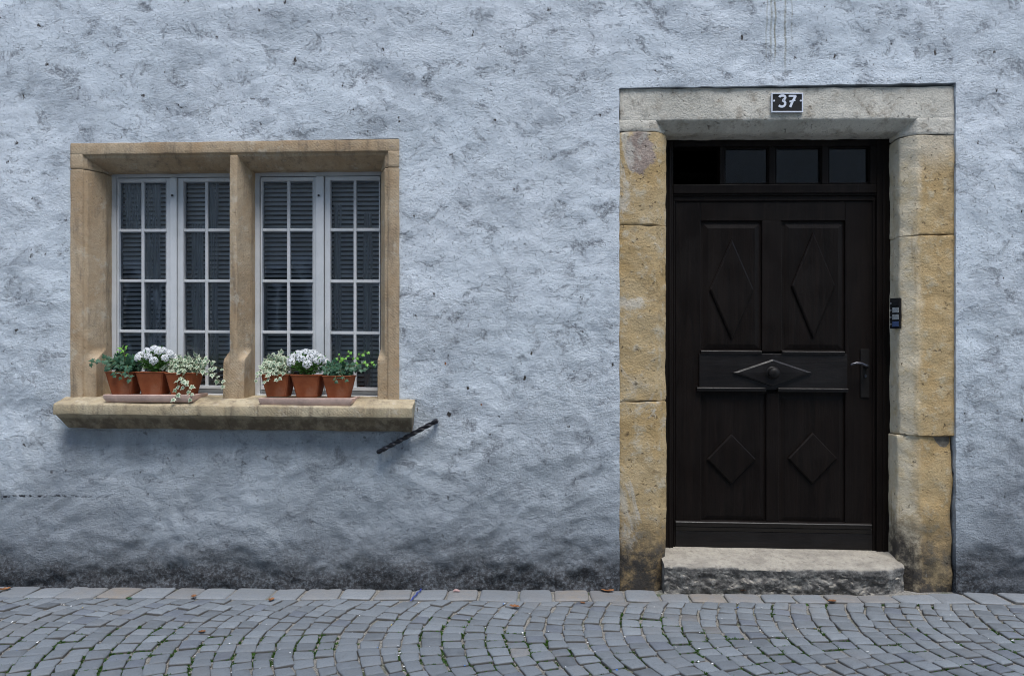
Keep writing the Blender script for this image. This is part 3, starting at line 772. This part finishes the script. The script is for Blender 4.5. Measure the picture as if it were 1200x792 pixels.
def diamond(cx, cy, hw, hh, d0, d1, e=3.0, m='door', peak=0.0):
    b = MB(); k = 1-e/min(hw, hh)
    o = [W(cx+x*hw, cy+y*hh+T(cx, cy), d1) for x, y in ((0, 1), (1, 0), (0, -1), (-1, 0))]
    md = [Vector((q.x, d0+.0045, q.z)) for q in o]
    c = sum(o, Vector())/4
    i_ = [Vector((c.x+(q.x-c.x)*k, d0, c.z+(q.z-c.z)*k)) for q in o]
    b.loft([o, md, i_], caps=False)
    b.add(i_+[Vector((c.x, d0-peak, c.z))], [(0, 1, 4), (1, 2, 4), (2, 3, 4), (3, 0, 4)])
    b.add(o, [(3, 2, 1, 0)])
    return b.build('diamond_moulding', M[m], leaf)
diamond(857, 339.5, 25.5, 58.5, ld-.015, ld+.001, 1.9, 'door', peak=.001); diamond(952.5, 335, 25.5, 62, ld-.015, ld+.001, 1.9, 'door', peak=.001)
diamond(856.5, 538, 28.5, 29, ld-.015, ld+.001, 1.9, 'door', peak=.001); diamond(951.5, 536, 28.5, 30, ld-.015, ld+.001, 1.9, 'door', peak=.001)
diamond(904.5, 436.5, 46, 15.5, ld-.040, ld-.02, 1.8, 'doorh', .004)
mb = MB(); c = W(905, 437, ld-.04)
mb.loft([[c+Vector((r*math.cos(q), y, r*math.sin(q))) for q in (2*math.pi*k/20 for k in range(20))] for y, r in ((.002, .038), (-.006, .037), (-.009, .031), (-.02, .028), (-.032, .034), (-.044, .030), (-.052, .018), (-.054, .004))])
mb.build('knob', M['bronze'], leaf, smooth=50)
mb = MB(); mb.slab(1008.5, 1019, 408.5, 465, ld-.016, ld-.007, T); pl = mb.build('handle_plate', M['bronze'], leaf, bevel=0.003)
mb = MB(); c = W(1014, 429.5, ld-.016)
mb.tube([c, c+Vector((0, -.03, 0)), c+Vector((-.004, -.046, .001)), c+Vector((-.02, -.055, .008)), c+Vector((-.05, -.056, .019)), c+Vector((-.075, -.055, .020)), c+Vector((-.098, -.054, .013)), c+Vector((-.104, -.054, .009))], [.011, .010, .010, .0085, .0075, .0075, .007, .005], 10)
mb.build('handle', M['steel'], leaf, smooth=60)
mb = MB(); c = W(1014, 440.5, ld-.016); mb.tube([c, c+Vector((0, -.006, 0))], .008, 12); mb.build('keyhole', M['steel'], leaf, smooth=50)

# ------------------------------------------------------------------ number sign, bell, iron stay
L = W(922.5, 131, RC-.006)
sg = thing('house_number_sign', L, 'small black enamel house number plate reading 37 on the door lintel', 'sign')
def pb(px0, px1, py0, py1, d0, d1): b = MB(); b.slab(px0, px1, py0, py1, d0, d1); return b
pb(905.2, 940.2, 110.2, 130.6, RC-.010, RC-.003).build('plate', M['black'], sg)
mb = MB()
for q in ((904, 941.3, 109, 110.4), (904, 941.3, 130.4, 131.8), (904, 905.4, 110.41, 130.39), (939.9, 941.3, 110.41, 130.39)): mb.slab(*q, RC-.014, RC-.003)
mb.build('rim', M['white'], sg, bevel=0.001)
def stroke(name, pts, wd=.0125):
    b = MB(); q = [W(*p, 0) for p in pts]; b.ribbon([(v.x, v.z) for v in q], wd, RC-.0125, RC-.0095); return b
three = [(913.3, 114.2), (914.0, 113.0), (915.6, 112.4), (918, 112.3), (920, 113.2), (920.3, 114.8), (919.3, 116.4), (917.6, 117.6), (917.3, 118.1), (919, 118.9), (920.2, 120.6), (920.1, 122.9), (918.7, 124.6), (916.4, 125.3), (914.3, 124.9), (912.8, 123.7)]
stroke('digit', three).build('digit', M['white'], sg)
b7 = stroke('digit', [(924.6, 113.6), (925.2, 112.7), (932.9, 112.7)], .010)
b2 = stroke('digit', [(932.6, 112.3), (930.6, 116), (928.4, 120), (926, 125.8)], .0125); b3 = stroke('digit', [(925.2, 119.5), (931.9, 117.6)], .009)
for q in b2.v: q.y -= .0006
for q in b3.v: q.y -= .0012
for q in (b2, b3): b7.add(q.v, q.f)
b7.build('digit', M['white'], sg)
for px in (906.9, 938.3):
    c = W(px, 118.6, RC-.010); mb = MB()
    mb.loft([[c+Vector((r*math.cos(q), y, r*math.sin(q))) for q in (2*math.pi*k/10 for k in range(10))] for y, r in ((.001, .006), (-.003, .0055), (-.005, .003))])
    mb.build('screw', M['white'], sg, smooth=60)

# bell push panel on the splayed inner face of the right jamb
a_, b_ = Vector((X(1076), RC, 0)), Vector((X(1061.5), 0.075, 0))
ux = (a_-b_).normalized(); nn = Vector((-ux.y, ux.x, 0)); nn = nn if nn.y < 0 else -nn
bc = Vector((X(1061.5)+0.0, 0.095, Z(385, .09, 1047)))
L = bc
bl = thing('doorbell_panel', L, 'narrow black doorbell panel with four name tags on the right door jamb', 'doorbell')
nn = Vector((-.80, -.60, 0)).normalized(); ux = Vector((.60, -.80, 0))
def onj(u, v, k): return bc+ux*u+nn*k+Vector((0, 0, v))
hgt = Z(350, .09, 1047)-Z(385.5, .09, 1047)
mb = MB(); wdt = .028
mb.hexa([onj(u, v, .028) for u, v in ((-wdt, 0), (wdt, 0), (wdt, hgt), (-wdt, hgt))], [onj(u, v, -.015) for u, v in ((-wdt, 0), (wdt, 0), (wdt, hgt), (-wdt, hgt))])
mb.build('housing', M['plastic'], bl, bevel=0.003)
for k, m in enumerate(('bluelabel', 'label', 'label', 'plastic')):
    v0 = .010+k*(hgt-.014)/4; v1 = v0+(hgt-.014)/4-.010
    mb = MB(); mb.hexa([onj(u, v, .033) for u, v in ((-.012, v0), (.022, v0), (.022, v1), (-.012, v1))], [onj(u, v, .027) for u, v in ((-.012, v0), (.022, v0), (.022, v1), (-.012, v1))])
    mb.build('name_tag', M[m], bl, bevel=0.001)
    mb = MB(); c = onj(-.020, (v0+v1)/2, .027); mb.tube([c, c+nn*.006], .005, 8); mb.build('bell_button', M['steel'], bl, smooth=50)

# twisted iron stay
p0, p1 = W(510, 494, -.03), W(446, 528, -.055)
st = thing('iron_stay', W(510, 494, 0), 'twisted black iron bar slanting from the plaster below the window sill corner', 'iron bar')
mb = MB(); n = 60; ax = (p1-p0); Lb = ax.length; ax.normalize(); u = ax.cross(Vector((0, 1, 0))).normalized(); v = ax.cross(u)
rings = []
for i in range(n+1):
    t = i/n; tw = t*math.pi*2*1.9; c = p0+ax*Lb*t
    rings.append([c+(u*math.cos(q+tw)+v*math.sin(q+tw))*(.0135 if k % 2 == 0 else .0078) for k, q in ((k, 2*math.pi*k/8) for k in range(8))])
mb.loft(rings); mb.build('twisted_bar', M['iron'], st, smooth=40)
mb = MB(); mb.tube([W(512, 493, .03), W(511, 493, -.012), p0+Vector((.003, 0, .002)), p0+ax*.012], [.012, .013, .015, .012], 10); mb.build('wall_pin', M['iron'], st, smooth=50)
mb = MB(); mb.tube([p1-ax*.01, p1+ax*.012, p1+Vector((-.008, .03, -.008)), p1+Vector((-.01, .09, -.009))], [.011, .013, .010, .008], 10); mb.build('hook_end', M['iron'], st, smooth=50)

# ------------------------------------------------------------------ trays, pots, plants
def frustum(mb, c, a, b, wa, wb, h, z0=0.0, r=.006):
    pass
def rect(cx, cy, w, d, z, r=.004):
    o = []
    for sx, sy in ((-1, -1), (1, -1), (1, 1), (-1, 1)):
        x, y = cx+sx*w/2, cy+sy*d/2
        o += [(x-sx*(r if sx*sy < 0 else 0)-(0 if sx*sy < 0 else 0), y-sy*(0 if sx*sy < 0 else r), z), (x-sx*(0 if sx*sy < 0 else r), y-sy*(r if sx*sy < 0 else 0), z)]
    return o
def tray(px0, px1, py, label):
    d = -.108; x0, x1 = X(px0, d), X(px1, d); z = Z(py, d, (px0+px1)/2)
    L = Vector(((x0+x1)/2, 0.0, z)); w_ = x1-x0; dp = .205
    mb = MB(); cy = -.108+dp/2
    rg = [rect(L.x, cy, w_-.030, dp-.026, L.z), rect(L.x, cy, w_-.004, dp-.004, L.z+.020), rect(L.x, cy, w_, dp, L.z+.039), rect(L.x, cy, w_-.004, dp-.004, L.z+.0415),
          rect(L.x, cy, w_-.018, dp-.018, L.z+.0415), rect(L.x, cy, w_-.03, dp-.03, L.z+.016)]
    mb.loft(rg)
    o = mb.build('plant_tray', M['tray'], None, smooth=35, bevel=.0015, origin=L)
    tag(o, label, 'tray', 'clay trays on the window sill'); return L
def pot(px0, px1, pyt, pyb, label, yaw=0.0):
    d = -.085; x0, x1 = X(px0, d), X(px1, d); wt = x1-x0; wb = wt*.67
    zt, zb = Z(pyt, d, px0), Z(pyb, d+.02, px0); L = Vector(((x0+x1)/2, d+wt/2, zb)); h = zt-zb
    t = thing('flower_pot', L, label, 'flower pot', 'square terracotta pots on the window sill'); t.rotation_euler.z = yaw
    mb = MB(); r = .006
    mb.loft([rect(L.x, L.y, wb, wb, zb, r), rect(L.x, L.y, wt-.006, wt-.006, zt-.006, r), rect(L.x, L.y, wt, wt, zt-.005, r), rect(L.x, L.y, wt, wt, zt, r), rect(L.x, L.y, wt-.016, wt-.016, zt, r), rect(L.x, L.y, wt-.02, wt-.02, zt-.03, r)])
    mb.build('pot_wall', M['terra'], t, smooth=35, bevel=.0015)
    mb = MB(); k = 10
    for i in range(k+1):
        for j in range(k+1):
            x, y = L.x+(i/k-.5)*(wt-.02), L.y+(j/k-.5)*(wt-.02); mb.v.append(Vector((x, y, zt-.014+.006*noise.noise(Vector((x*60, y*60, 0))))))
    for i in range(k):
        for j in range(k): a = i*(k+1)+j; mb.f.append([a, a+1, a+k+2, a+k+1]); mb.mi.append(0)
    mb.build('soil', M['soil'], t, smooth=180)
    return L, wt, zt

IV = [(0, 0), (.24, -.13), (.47, -.02), (.35, .17), (.56, .38), (.26, .45), (0, .98)]
OUT = IV+[(-x, y) for x, y in IV[-2:0:-1]]
def leaf(mb, p, up, nrm, s, mi=0, inner=None):
    up = up.normalized(); nrm = (nrm-up*nrm.dot(up)).normalized(); rt_ = up.cross(nrm); dr = random.uniform(.1, .5)
    def q(x, y): return p+(rt_*x+up*y+nrm*(-abs(x)*.22-dr*y*y*.3))*s
    if inner is None:
        mb.add([q(0, .3)]+[q(x, y) for x, y in OUT], [(0, i+1, (i+1) % len(OUT)+1) for i in range(len(OUT))], mi)
    else:
        k = random.uniform(.45, .68); n = len(OUT)
        ins = [q(x*k, .3+(y-.3)*k)+nrm*s*.004 for x, y in OUT]
        mb.add([q(0, .3)]+ins, [(0, i+1, (i+1) % n+1) for i in range(n)], inner)
        mb.add([q(x, y) for x, y in OUT]+ins, [(i, (i+1) % n, n+(i+1) % n, n+i) for i in range(n)], mi)
def bez(a, b, c, n): return [a*(1-t)**2+b*2*t*(1-t)+c*t*t for t in (i/n for i in range(n+1))]
def rv(s=1.0): return Vector((random.uniform(-s, s), random.uniform(-s, s), random.uniform(-s, s)))
def ivy(name, L, wt, zt, label, trails, nfill, spread, hgt, varieg, ls, shoots=()):
    base = Vector((L.x, L.y, zt-.01)); t = thing(name, base, label, 'plant', 'ivy and flowers in the pots')
    lm, sm_ = MB(), MB()
    def run(pts, s0, sh=False, dens=.021):
        sm_.tube(pts, .0014, 5); acc = 0; side = 1
        for i in range(1, len(pts)):
            seg = pts[i]-pts[i-1]; acc += seg.length
            if acc > dens or i == len(pts)-1:
                acc = 0; side = -side; t_ = seg.normalized()
                lat = t_.cross(Vector((0, -1, .4))).normalized()*side
                up = (lat*.9+t_*.6+Vector((0, -.25, -.25))+rv(.45)); nr = Vector((random.uniform(-.5, .5), -1, random.uniform(.2, 1.1)))
                s = s0*random.uniform(.7, 1.15)*(1-.35*i/len(pts))
                leaf(lm, pts[i]+up.normalized()*s*.25, up, nr, s, 1 if sh and i > len(pts)*.45 else 0, 2 if varieg else None)
    for (px, py, d, rise) in trails:
        e = W(px, py, d); m = (base+e)/2; m.z = max(base.z, e.z)+rise; m += rv(.01)
        run(bez(base+rv(.02)*1, m, e, 14), ls)
    for (px, py, d, rise) in shoots:
        e = W(px, py, d); m = (base+e)/2+Vector((0, 0, rise)); run(bez(base+rv(.015), m, e, 10), ls*.72, True, .016)
    for k in range(nfill):
        a = random.uniform(0, 2*math.pi); r = math.sqrt(random.random())*spread
        e = base+Vector((r*math.cos(a), r*math.sin(a)*.85-.01, random.uniform(.015, hgt)*(1-.55*(r/spread)**2)+.008))
        m = (base+e)/2+Vector((0, 0, hgt*.5)); run(bez(base+rv(.03)*1, m, e, 6), ls, False, .019)
    sm_.build('stems', M['stem'], t, smooth=180)
    lm.build('leaves', [M['cream_leaf'], M['cream_leaf'], M['grey_leaf']] if varieg else [M['ivy'], M['shoot']], t)
def bloom(L, wt, zt, label, px0, px1, pyt, n, ytop):
    base = Vector((L.x, L.y, zt-.01)); t = thing('white_flowers', base, label, 'plant', 'ivy and flowers in the pots')
    fm, lm, sm_ = MB(), MB(), MB()
    xa, xb = X(px0, -.02), X(px1, -.02); zt_ = Z(pyt, -.02, px0); cx = (xa+xb)/2; rx = (xb-xa)/2
    for k in range(n):
        a = k*2.39996; r = math.sqrt((k+.4)/n)
        q = Vector((cx+rx*.9*r*math.cos(a), base.y-.012+.085*r*math.sin(a), base.z+.03+(zt_-base.z-.045)*(1-.62*r**2.2)*random.uniform(.9, 1.06)))
        sm_.tube(bez(base+rv(.02), (base+q)/2+Vector((0, 0, .02)), q, 5), .0013, 5)
        up = (q-base-Vector((0, .02, -.03))).normalized(); R = random.uniform(.017, .024)
        for j in range(17):
            ph = j*2.39996; th = math.acos(1-.95*(j+.5)/17)
            uu = up.orthogonal().normalized(); vv = up.cross(uu)
            nrm = (up*math.cos(th)+(uu*math.cos(ph)+vv*math.sin(ph))*math.sin(th)).normalized(); c = q+nrm*R+rv(.0015)-up*R*.5
            pu = nrm.orthogonal().normalized(); pv = nrm.cross(pu); o_ = random.uniform(0, 1.5); s = random.uniform(.0075, .0095)
            for i in range(4):
                b = o_+i*math.pi/2; dv = pu*math.cos(b)+pv*math.sin(b); pw = pu*-math.sin(b)+pv*math.cos(b)
                fm.add([c, c+dv*s*.7+pw*s*.5+nrm*s*.25, c+dv*s*1.15+nrm*s*.1, c+dv*s*.7-pw*s*.5+nrm*s*.25], [(0, 1, 2, 3)])
        for j in range(26):
            pp = base.lerp(q, random.uniform(.25, .9))+rv(.016); leaf_dir = (pp-base+rv(.06)); s = random.uniform(.018, .032)
            u_ = leaf_dir.normalized(); w_ = u_.cross(Vector((0, -1, .5))).normalized()
            lm.add([pp, pp+u_*s*.5+w_*s*.16, pp+u_*s, pp+u_*s*.5-w_*s*.16], [(0, 1, 2, 3)])
    sm_.build('stems', M['stem'], t, smooth=180); lm.build('leaves', M['fol'], t); fm.build('blossoms', M['petal'], t)

tray(120, 225.5, 471.3, 'pale clay tray on the sill under the left window')
A = pot(121.5, 155.5, 435.5, 462, 'terracotta pot of dark ivy nearest the left window jamb')
B = pot(156.8, 191.3, 435.5, 462, 'terracotta pot of white flowers in the left tray')
Cc = pot(191.8, 225.5, 436.8, 463, 'terracotta pot with white-edged ivy trailing over its front, right end of left tray')
tray(302.5, 412.5, 475.5, 'pale clay tray on the sill under the right window')
E = pot(304.5, 338.5, 438.5, 464.8, 'terracotta pot of white-edged ivy beside the stone mullion')
Fp = pot(339.5, 375, 439.3, 465.3, 'terracotta pot of white flowers in the right tray')
Gp = pot(376.5, 410.5, 440.2, 466, 'terracotta pot of dark ivy with bright shoots at the right end of the right tray')
random.seed(11)
ivy('ivy', *A, 'dark green ivy with one shoot reaching left across the window jamb', [(106, 425, -.06, .05), (116, 424, -.05, .04), (128, 430, -.11, .05), (150, 431, -.1, .04), (142, 441, -.115, .05), (133, 440, -.112, .05), (152, 443, -.112, .05)], 44, .10, .11, False, .040,
    [(143, 407, 0, .05), (146, 408, -.02, .05), (139, 411, -.02, .05)])
bloom(*B, 'cushion of white flowers between two ivies below the left window', 154, 211, 403, 24, 0)
ivy('ivy', *Cc, 'white-edged ivy spilling down its pot and right towards the mullion', [(224, 466, -.115, .05), (206, 466, -.115, .05), (216, 452, -.115, .05), (214, 445, -.12, .04), (262, 450, -.05, .06), (254, 441, -.08, .06), (248, 424, -.04, .06), (258, 432, -.05, .06), (240, 421, -.05, .05)], 52, .10, .10, True, .040)
random.seed(12)
ivy('ivy', *E, 'bushy white-edged ivy next to the stone mullion', [(300, 444, -.06, .05), (304, 436, -.1, .05), (318, 438, -.115, .05), (326, 444, -.112, .05), (312, 446, -.112, .05)], 60, .10, .12, True, .036)
bloom(*Fp, 'cushion of white flowers between two ivies below the right window', 331, 387, 408, 24, 0)
ivy('ivy', *Gp, 'dark green ivy with bright young shoots reaching right towards the window jamb', [(436, 430, -.02, .05), (425, 433, -.07, .04), (383, 436, -.11, .04), (392, 446, -.112, .05), (404, 445, -.112, .05)], 46, .10, .09, False, .036,
    [(430, 412, 0, .05), (438, 426, -.02, .05), (410, 412, 0, .05), (396, 416, 0, .04), (404, 419, -.03, .04)])
random.seed(13)
# the trailing piece that hangs between pots belongs to the flowers' pot
# ------------------------------------------------------------------ street
g = MB(); g.add([(-60, -60, -.011), (60, -60, -.011), (60, 0.5, -.011), (-60, 0.5, -.011)], [(0, 1, 2, 3)])
tag(g.build('ground', M['joint']), None, None, None, 'structure')
pv = MB(); tones = []
def paver(c4, tone, hj=.004, mi=0):
    """c4: outline corners on the ground, anticlockwise"""
    cs = [Vector((p[0], p[1], 0)) for p in c4]; ctr = sum(cs, Vector())/len(cs)
    if ctr.y > -0.01 and not (X(777) < ctr.x < X(1065)): pass
    pts = []
    n = len(cs)
    for i in range(n):
        a, b, c = cs[i-1], cs[i], cs[(i+1) % n]
        r1, r2 = random.uniform(.06, .14), random.uniform(.06, .14)
        pts += [b+(a-b)*r1, b+((a-b)*r1+(c-b)*r2)*.25, b+(c-b)*r2]
        m = (b+c)/2; pts.append(m+(m-ctr)*random.uniform(-.025, .045))
    tx, ty, h0 = random.uniform(-.035, .035), random.uniform(-.035, .035), random.uniform(-hj, hj)
    def hz(p): return h0+(p.x-ctr.x)*tx+(p.y-ctr.y)*ty
    r0, r1, r2, r3 = [], [], [], []
    for p in pts:
        q = ctr+(p-ctr)*.95; q2 = ctr+(p-ctr)*.87; q3 = ctr+(p-ctr)*.45
        r0.append(Vector((p.x, p.y, -.05))); r1.append(Vector((p.x, p.y, hz(p)-.0085))); r2.append(Vector((q.x, q.y, hz(q)-.0025)))
        r3.append(Vector((q2.x, q2.y, hz(q2)+random.uniform(-.0008, .0008))))
    r4 = [Vector((ctr.x+(p.x-ctr.x)*.45, ctr.y+(p.y-ctr.y)*.45, h0+random.uniform(.0004, .0022))) for p in pts]
    n0 = len(pv.v); pv.loft([r0, r1, r2, r3, r4], caps=False)
    pv.add(r4, [list(range(len(r4)))])
    tones.extend([tone]*(len(pv.v)-n0))
def tn():
    v = random.gauss(1, .15); k = random.random()
    b = (.190*v, .208*v, .220*v)
    if k < .02: b = (.21*v, .20*v, .185*v)
    elif k < .10: b = (.15*v, .165*v, .19*v)
    return b
# row along the wall: larger slabs, some tan
x = -5.2; ymax = -.006
tans = [(155, .9), (130, .35), (710, .35), (653, .8), (815, 1.0), (985, .6), (1015, .5), (480, .3), (540, .4), (205, .3), (90, .25), (365, .25)]
while x < 5.2:
    wd = random.uniform(.15, .22)
    if X(1068) > x+wd/2 > X(777): y0_ = -.062
    else: y0_ = -.006
    y1_ = -.186+random.uniform(-.012, .008); k = .006; ca = (x+wd/2)
    tone = tuple(q*1.22 for q in tn()); pxc = 600+F*(ca*math.cos(YAW)+(D-.1)*math.sin(YAW))/((D-.1)*math.cos(YAW)-ca*math.sin(YAW))
    tone = tuple(a*.78+b*.22 for a, b in zip(tone, (.24, .225, .215)))
    for tp, st_ in tans:
        if abs(tp-pxc) < 20: tone = tuple(a*(1-st_)+b*st_ for a, b in zip(tone, (.28, .24, .195)))
    j = lambda: random.uniform(-.007, .007)
    paver([(x+k+j(), y1_+j()), (x+wd-k+j(), y1_+j()), (x+wd-k+j(), y0_), (x+k+j(), y0_)], tone, .003); x += wd
# transverse courses bending in one segmental arc after another across the lane
SEG, V0 = 1.10, .197
def fa(v):
    q = ((v-V0) % SEG)/SEG-.43
    return .44*SEG*SEG*q*q
def fd_(v): return (fa(v+.004)-fa(v-.004))/.008 if .006 < ((v-V0) % SEG) < SEG-.006 else 0
joints = []
for seg in range(5):
    va, vb = V0+seg*SEG, V0+(seg+1)*SEG
    x = -5.6
    while x < 5.4:
        th = random.uniform(.082, .099); xc = x+th/2; v = va; lean = random.uniform(-.008, .008)
        first = True
        while v < vb-.03:
            ln = random.uniform(.074, .106)
            if first: ln = random.uniform(.06, .115); first = False
            v2 = min(v+ln, vb)
            if vb-v2 < .05: v2 = vb
            def corner(vv, side, sh):
                vv = min(max(vv, va+.001), vb-.001); sl = fd_(vv); t = side*(th*.5)/(1+sl*sl)
                wgt = min(1, (vv-va)/.12, (vb-vv)/.12); ve = min(max(vv-t*sl*wgt, va+.001), vb-.001)
                return Vector((xc+fa(ve)+side*(th*.5-.0036)+.010*noise.noise(Vector(((xc+side*th*.5)*4, ve*3, 6))), -(ve+sh)))
            jj = lambda: Vector((random.uniform(-.0075, .0075), random.uniform(-.0075, .0075)))
            k = .0042
            q = [corner(v2, -1, -k)+jj(), corner(v2, 1, -k)+jj(), corner(v, 1, k)+jj(), corner(v, -1, k)+jj()]
            paver(q, tn(), .004)
            for t in (.15, .5, .85):
                joints.append((q[1].lerp(q[2], t)+Vector((.004, 0)), 0)); joints.append((q[0].lerp(q[1], t)-Vector((0, .004)), 1))
            v = v2
        x += th
so = pv.build('cobblestone_street', M['paver'], None, smooth=50)
ca = so.data.color_attributes.new('tone', 'FLOAT_COLOR', 'POINT')
ca.data.foreach_set('color', [k for t in tones for k in (*t, 1.0)])
tag(so, None, None, None, 'structure')

# moss in the joints
def in_view(p): return True
mo = MB(); random.seed(21)
def tuft(c, n, r, s):
    for _ in range(n):
        a = random.uniform(0, 6.28); q = c+Vector((math.cos(a), math.sin(a), 0))*r*random.random(); b = random.uniform(0, 6.28)
        h = s*random.uniform(.5, 1.2); wv_ = Vector((math.cos(b), math.sin(b), 0))*h*.35; tip = q+Vector((random.uniform(-.6, .6)*h, random.uniform(-.6, .6)*h, h*.8))
        mo.add([q-wv_, q+wv_, tip], [(0, 1, 2)])
spots = [(1095, 737, 260, .035, .008), (1085, 731, 160, .03, .008), (1070, 733, 120, .03, .007), (955, 734, 90, .02, .008), (1040, 728, 60, .03, .006),
         (545, 757, 90, .02, .01), (643, 752, 60, .015, .01), (150, 701, 25, .012, .01), (570, 749, 60, .02, .008), (185, 760, 70, .03, .007), (36, 758, 70, .03, .007), (62, 748, 60, .03, .007)]
for px, py, n, r, s in spots: tuft(GR(px, py, -.012), n, r, s)
JV = [(j, k) for j, k in joints if -1.35 < j.y and abs(j.x) < 2.9]
for j, k in JV:
    d_ = -j.y; m_ = noise.noise(Vector((j.x*1.9, j.y*3.0, 0)))*.8+noise.noise(Vector((j.x*7, j.y*7, 4)))*.6
    if m_ > .42-.55*min(1, max(0, (d_-.3)/.5)): 
        if random.random() < .7: tuft(Vector((j.x, j.y, -.010)), random.randint(14, 34), random.uniform(.006, .017), random.uniform(.008, .013))
tag(mo.build('joint_moss', M['moss']), 'green moss growing in the joints of the cobbles', 'moss', None, 'stuff')
# confetti and grit lodged in the joints
cf = MB()
for k in range(480):
    j, _ = random.choice(JV); c = Vector((j.x+random.gauss(0, .006), j.y+random.gauss(0, .006), random.uniform(-.008, .002))); s = random.uniform(.0018, .0052); a = random.uniform(0, 3.1)
    if noise.noise(Vector((j.x*1.3, j.y*2, 8))) < -.12: continue
    d1 = Vector((math.cos(a), math.sin(a), random.uniform(-.3, .3)))*s; d2 = Vector((-math.sin(a), math.cos(a), random.uniform(-.3, .3)))*s*random.uniform(.5, 1)
    cf.add([c-d1-d2, c+d1-d2, c+d1+d2, c-d1+d2], [(0, 1, 2, 3)], random.choices((0, 1, 2), (.93, .04, .03))[0])
tag(cf.build('confetti', [M['conf_w'], M['conf_b'], M['conf_y']]), 'white and blue specks of paper confetti scattered over the cobbles', 'confetti', None, 'stuff')

# litter
def dry_leaf(px, py, s, label, m='deadleaf', z=.004, onwall=False):
    c = W(px, py, -.014) if onwall else GR(px, py, z); mb = MB(); a = random.uniform(0, 6.28); cu = random.uniform(.25, .6); n = 8
    pts = []
    for i in range(n+1):
        t = i/n; wd = math.sin(math.pi*min(1, t*.93+.05))**.8*.33*(1+.25*math.sin(i*2.4))
        for sgn in (-1, -.5, 0, .5, 1): pts.append((t-.5, wd*sgn, cu*(t-.5)**2+abs(sgn)*wd*cu*.8))
    R = Matrix.Rotation(a, 3, 'Z')
    if onwall: R = Matrix.Rotation(math.pi/2, 3, 'X') @ R
    mb.v = [c+(R @ Vector(p))*s for p in pts]
    for i in range(n):
        for j in range(4): q = i*5+j; mb.f.append([q, q+1, q+6, q+5]); mb.mi.append(0)
    o = mb.build('dry_leaf' if m != 'shoot' else 'fallen_leaf', M['ivy'] if m == 'shoot' else M[m], None, smooth=180, origin=c)
    sol = o.modifiers.new('thickness', 'SOLIDIFY'); sol.thickness = .0008
    tag(o, label, 'leaf', 'dry leaves on the paving' if m != 'shoot' else None)
random.seed(5)
dry_leaf(5, 691, .06, 'brown curled leaf at the foot of the wall, at the far left edge')
dry_leaf(227, 699, .04, 'tan leaf on the pale edging slab below the left flower pots')
dry_leaf(318, 703, .045, 'brown leaf on the edging below the stone mullion')
dry_leaf(237, 740, .035, 'reddish leaf out on the cobbles below the left window')
dry_leaf(603, 711, .055, 'dark curled leaf on the cobbles left of the door')
dry_leaf(683, 706, .03, 'small orange leaf on the cobbles just left of the door jamb')
dry_leaf(712, 692, .07, 'long olive brown leaf lying against the wall beside the left door jamb')
dry_leaf(871, 692, .05, 'orange leaf standing against the front of the doorstep')
dry_leaf(975, 704, .045, 'rust brown leaf on a tan slab in front of the doorstep')
dry_leaf(152, 702, .036, 'green fallen leaf on the cobbles below the left flower pots', 'shoot')
dry_leaf(522, 426, .017, 'small orange leaf scrap stuck on the plaster right of the window', onwall=True)
dry_leaf(564, 474, .014, 'tiny brown leaf scrap stuck on the plaster right of the iron bar', onwall=True)
mb = MB(); a, b = GR(481, 704, .006), GR(494, 690.5, .006); n = 10; rg = []
for i in range(n+1):
    c = a.lerp(b, i/n)+Vector((.004*math.sin(i*1.7), 0, .003*abs(math.sin(i*1.1)))); rg.append([c+Vector((-.0042, 0, 0)), c+Vector((.0042, 0, .002)), c+Vector((.0042, 0, .0035)), c+Vector((-.0042, 0, .002))])
mb.loft(rg); tag(mb.build('ribbon', M['blue'], None, smooth=60, origin=a), 'thin blue ribbon lying across the edging slabs', 'ribbon')
mb = MB(); c = GR(909, 690, .0)
mb.hexa([c+Vector(q) for q in ((-.035, -.012, .0), (.03, -.02, .0), (.036, -.004, .036), (-.012, -.002, .05))], [c+Vector(q) for q in ((-.033, -.004, .0), (.032, -.012, .0), (.037, .002, .036), (-.011, .004, .05))])
tag(mb.build('glass_shard', M['shard'], None, bevel=.001, origin=c), 'pale green shard leaning on the front of the doorstep', 'shard')
mb = MB(); c = GR(535, 691, .012); mb.tube([c+Vector((-.018, 0, -.006)), c+Vector((-.006, .004, -.002)), c+Vector((.01, -.004, -.003)), c+Vector((.018, 0, -.006))], [.004, .008, .007, .003], 8)
tag(mb.build('paper_scrap', M['pink'], None, smooth=30, origin=c), 'crumpled pink paper scrap at the foot of the wall', 'paper')

# ------------------------------------------------------------------ unseen house across the lane, added to shade the lower wall, mirrored in panes
op = thing('opposite_house_blocker', (0, -5.7, 0), 'unseen pale house added across the lane to block low sky, mirrored faintly in the window panes', 'house')
mb = MB(); mb.box(-7, 7, -6.1, -5.7, -.05, 8.4); mb.build('wall', M['facade'], op)
mb = MB(); mb.box(-7.2, 7.2, -6.3, -5.35, 8.4, 8.65); mb.build('roof', M['shutter'], op)
for cx in (-5.3, -3.3, -.4, 1.9, 4.4):
    for cz in (1.7, 5.3):
        mb = MB()
        for q in ((-.62, -.5, -.8, .8), (.5, .62, -.8, .8), (-.499, .499, .68, .8), (-.7, .7, -.92, -.801), (-.03, .03, -.799, .679)): mb.box(cx+q[0], cx+q[1], -5.7, -5.64, cz+q[2], cz+q[3])
        wf = mb.build('window', M['trim'], op)
        mb = MB(); mb.box(cx-.499, cx+.499, -5.7, -5.66, cz-.8, cz+.68); mb.build('pane', M['shutter'], wf)
for o in list(bpy.data.objects):
    if '_w' in o: del o['_w']
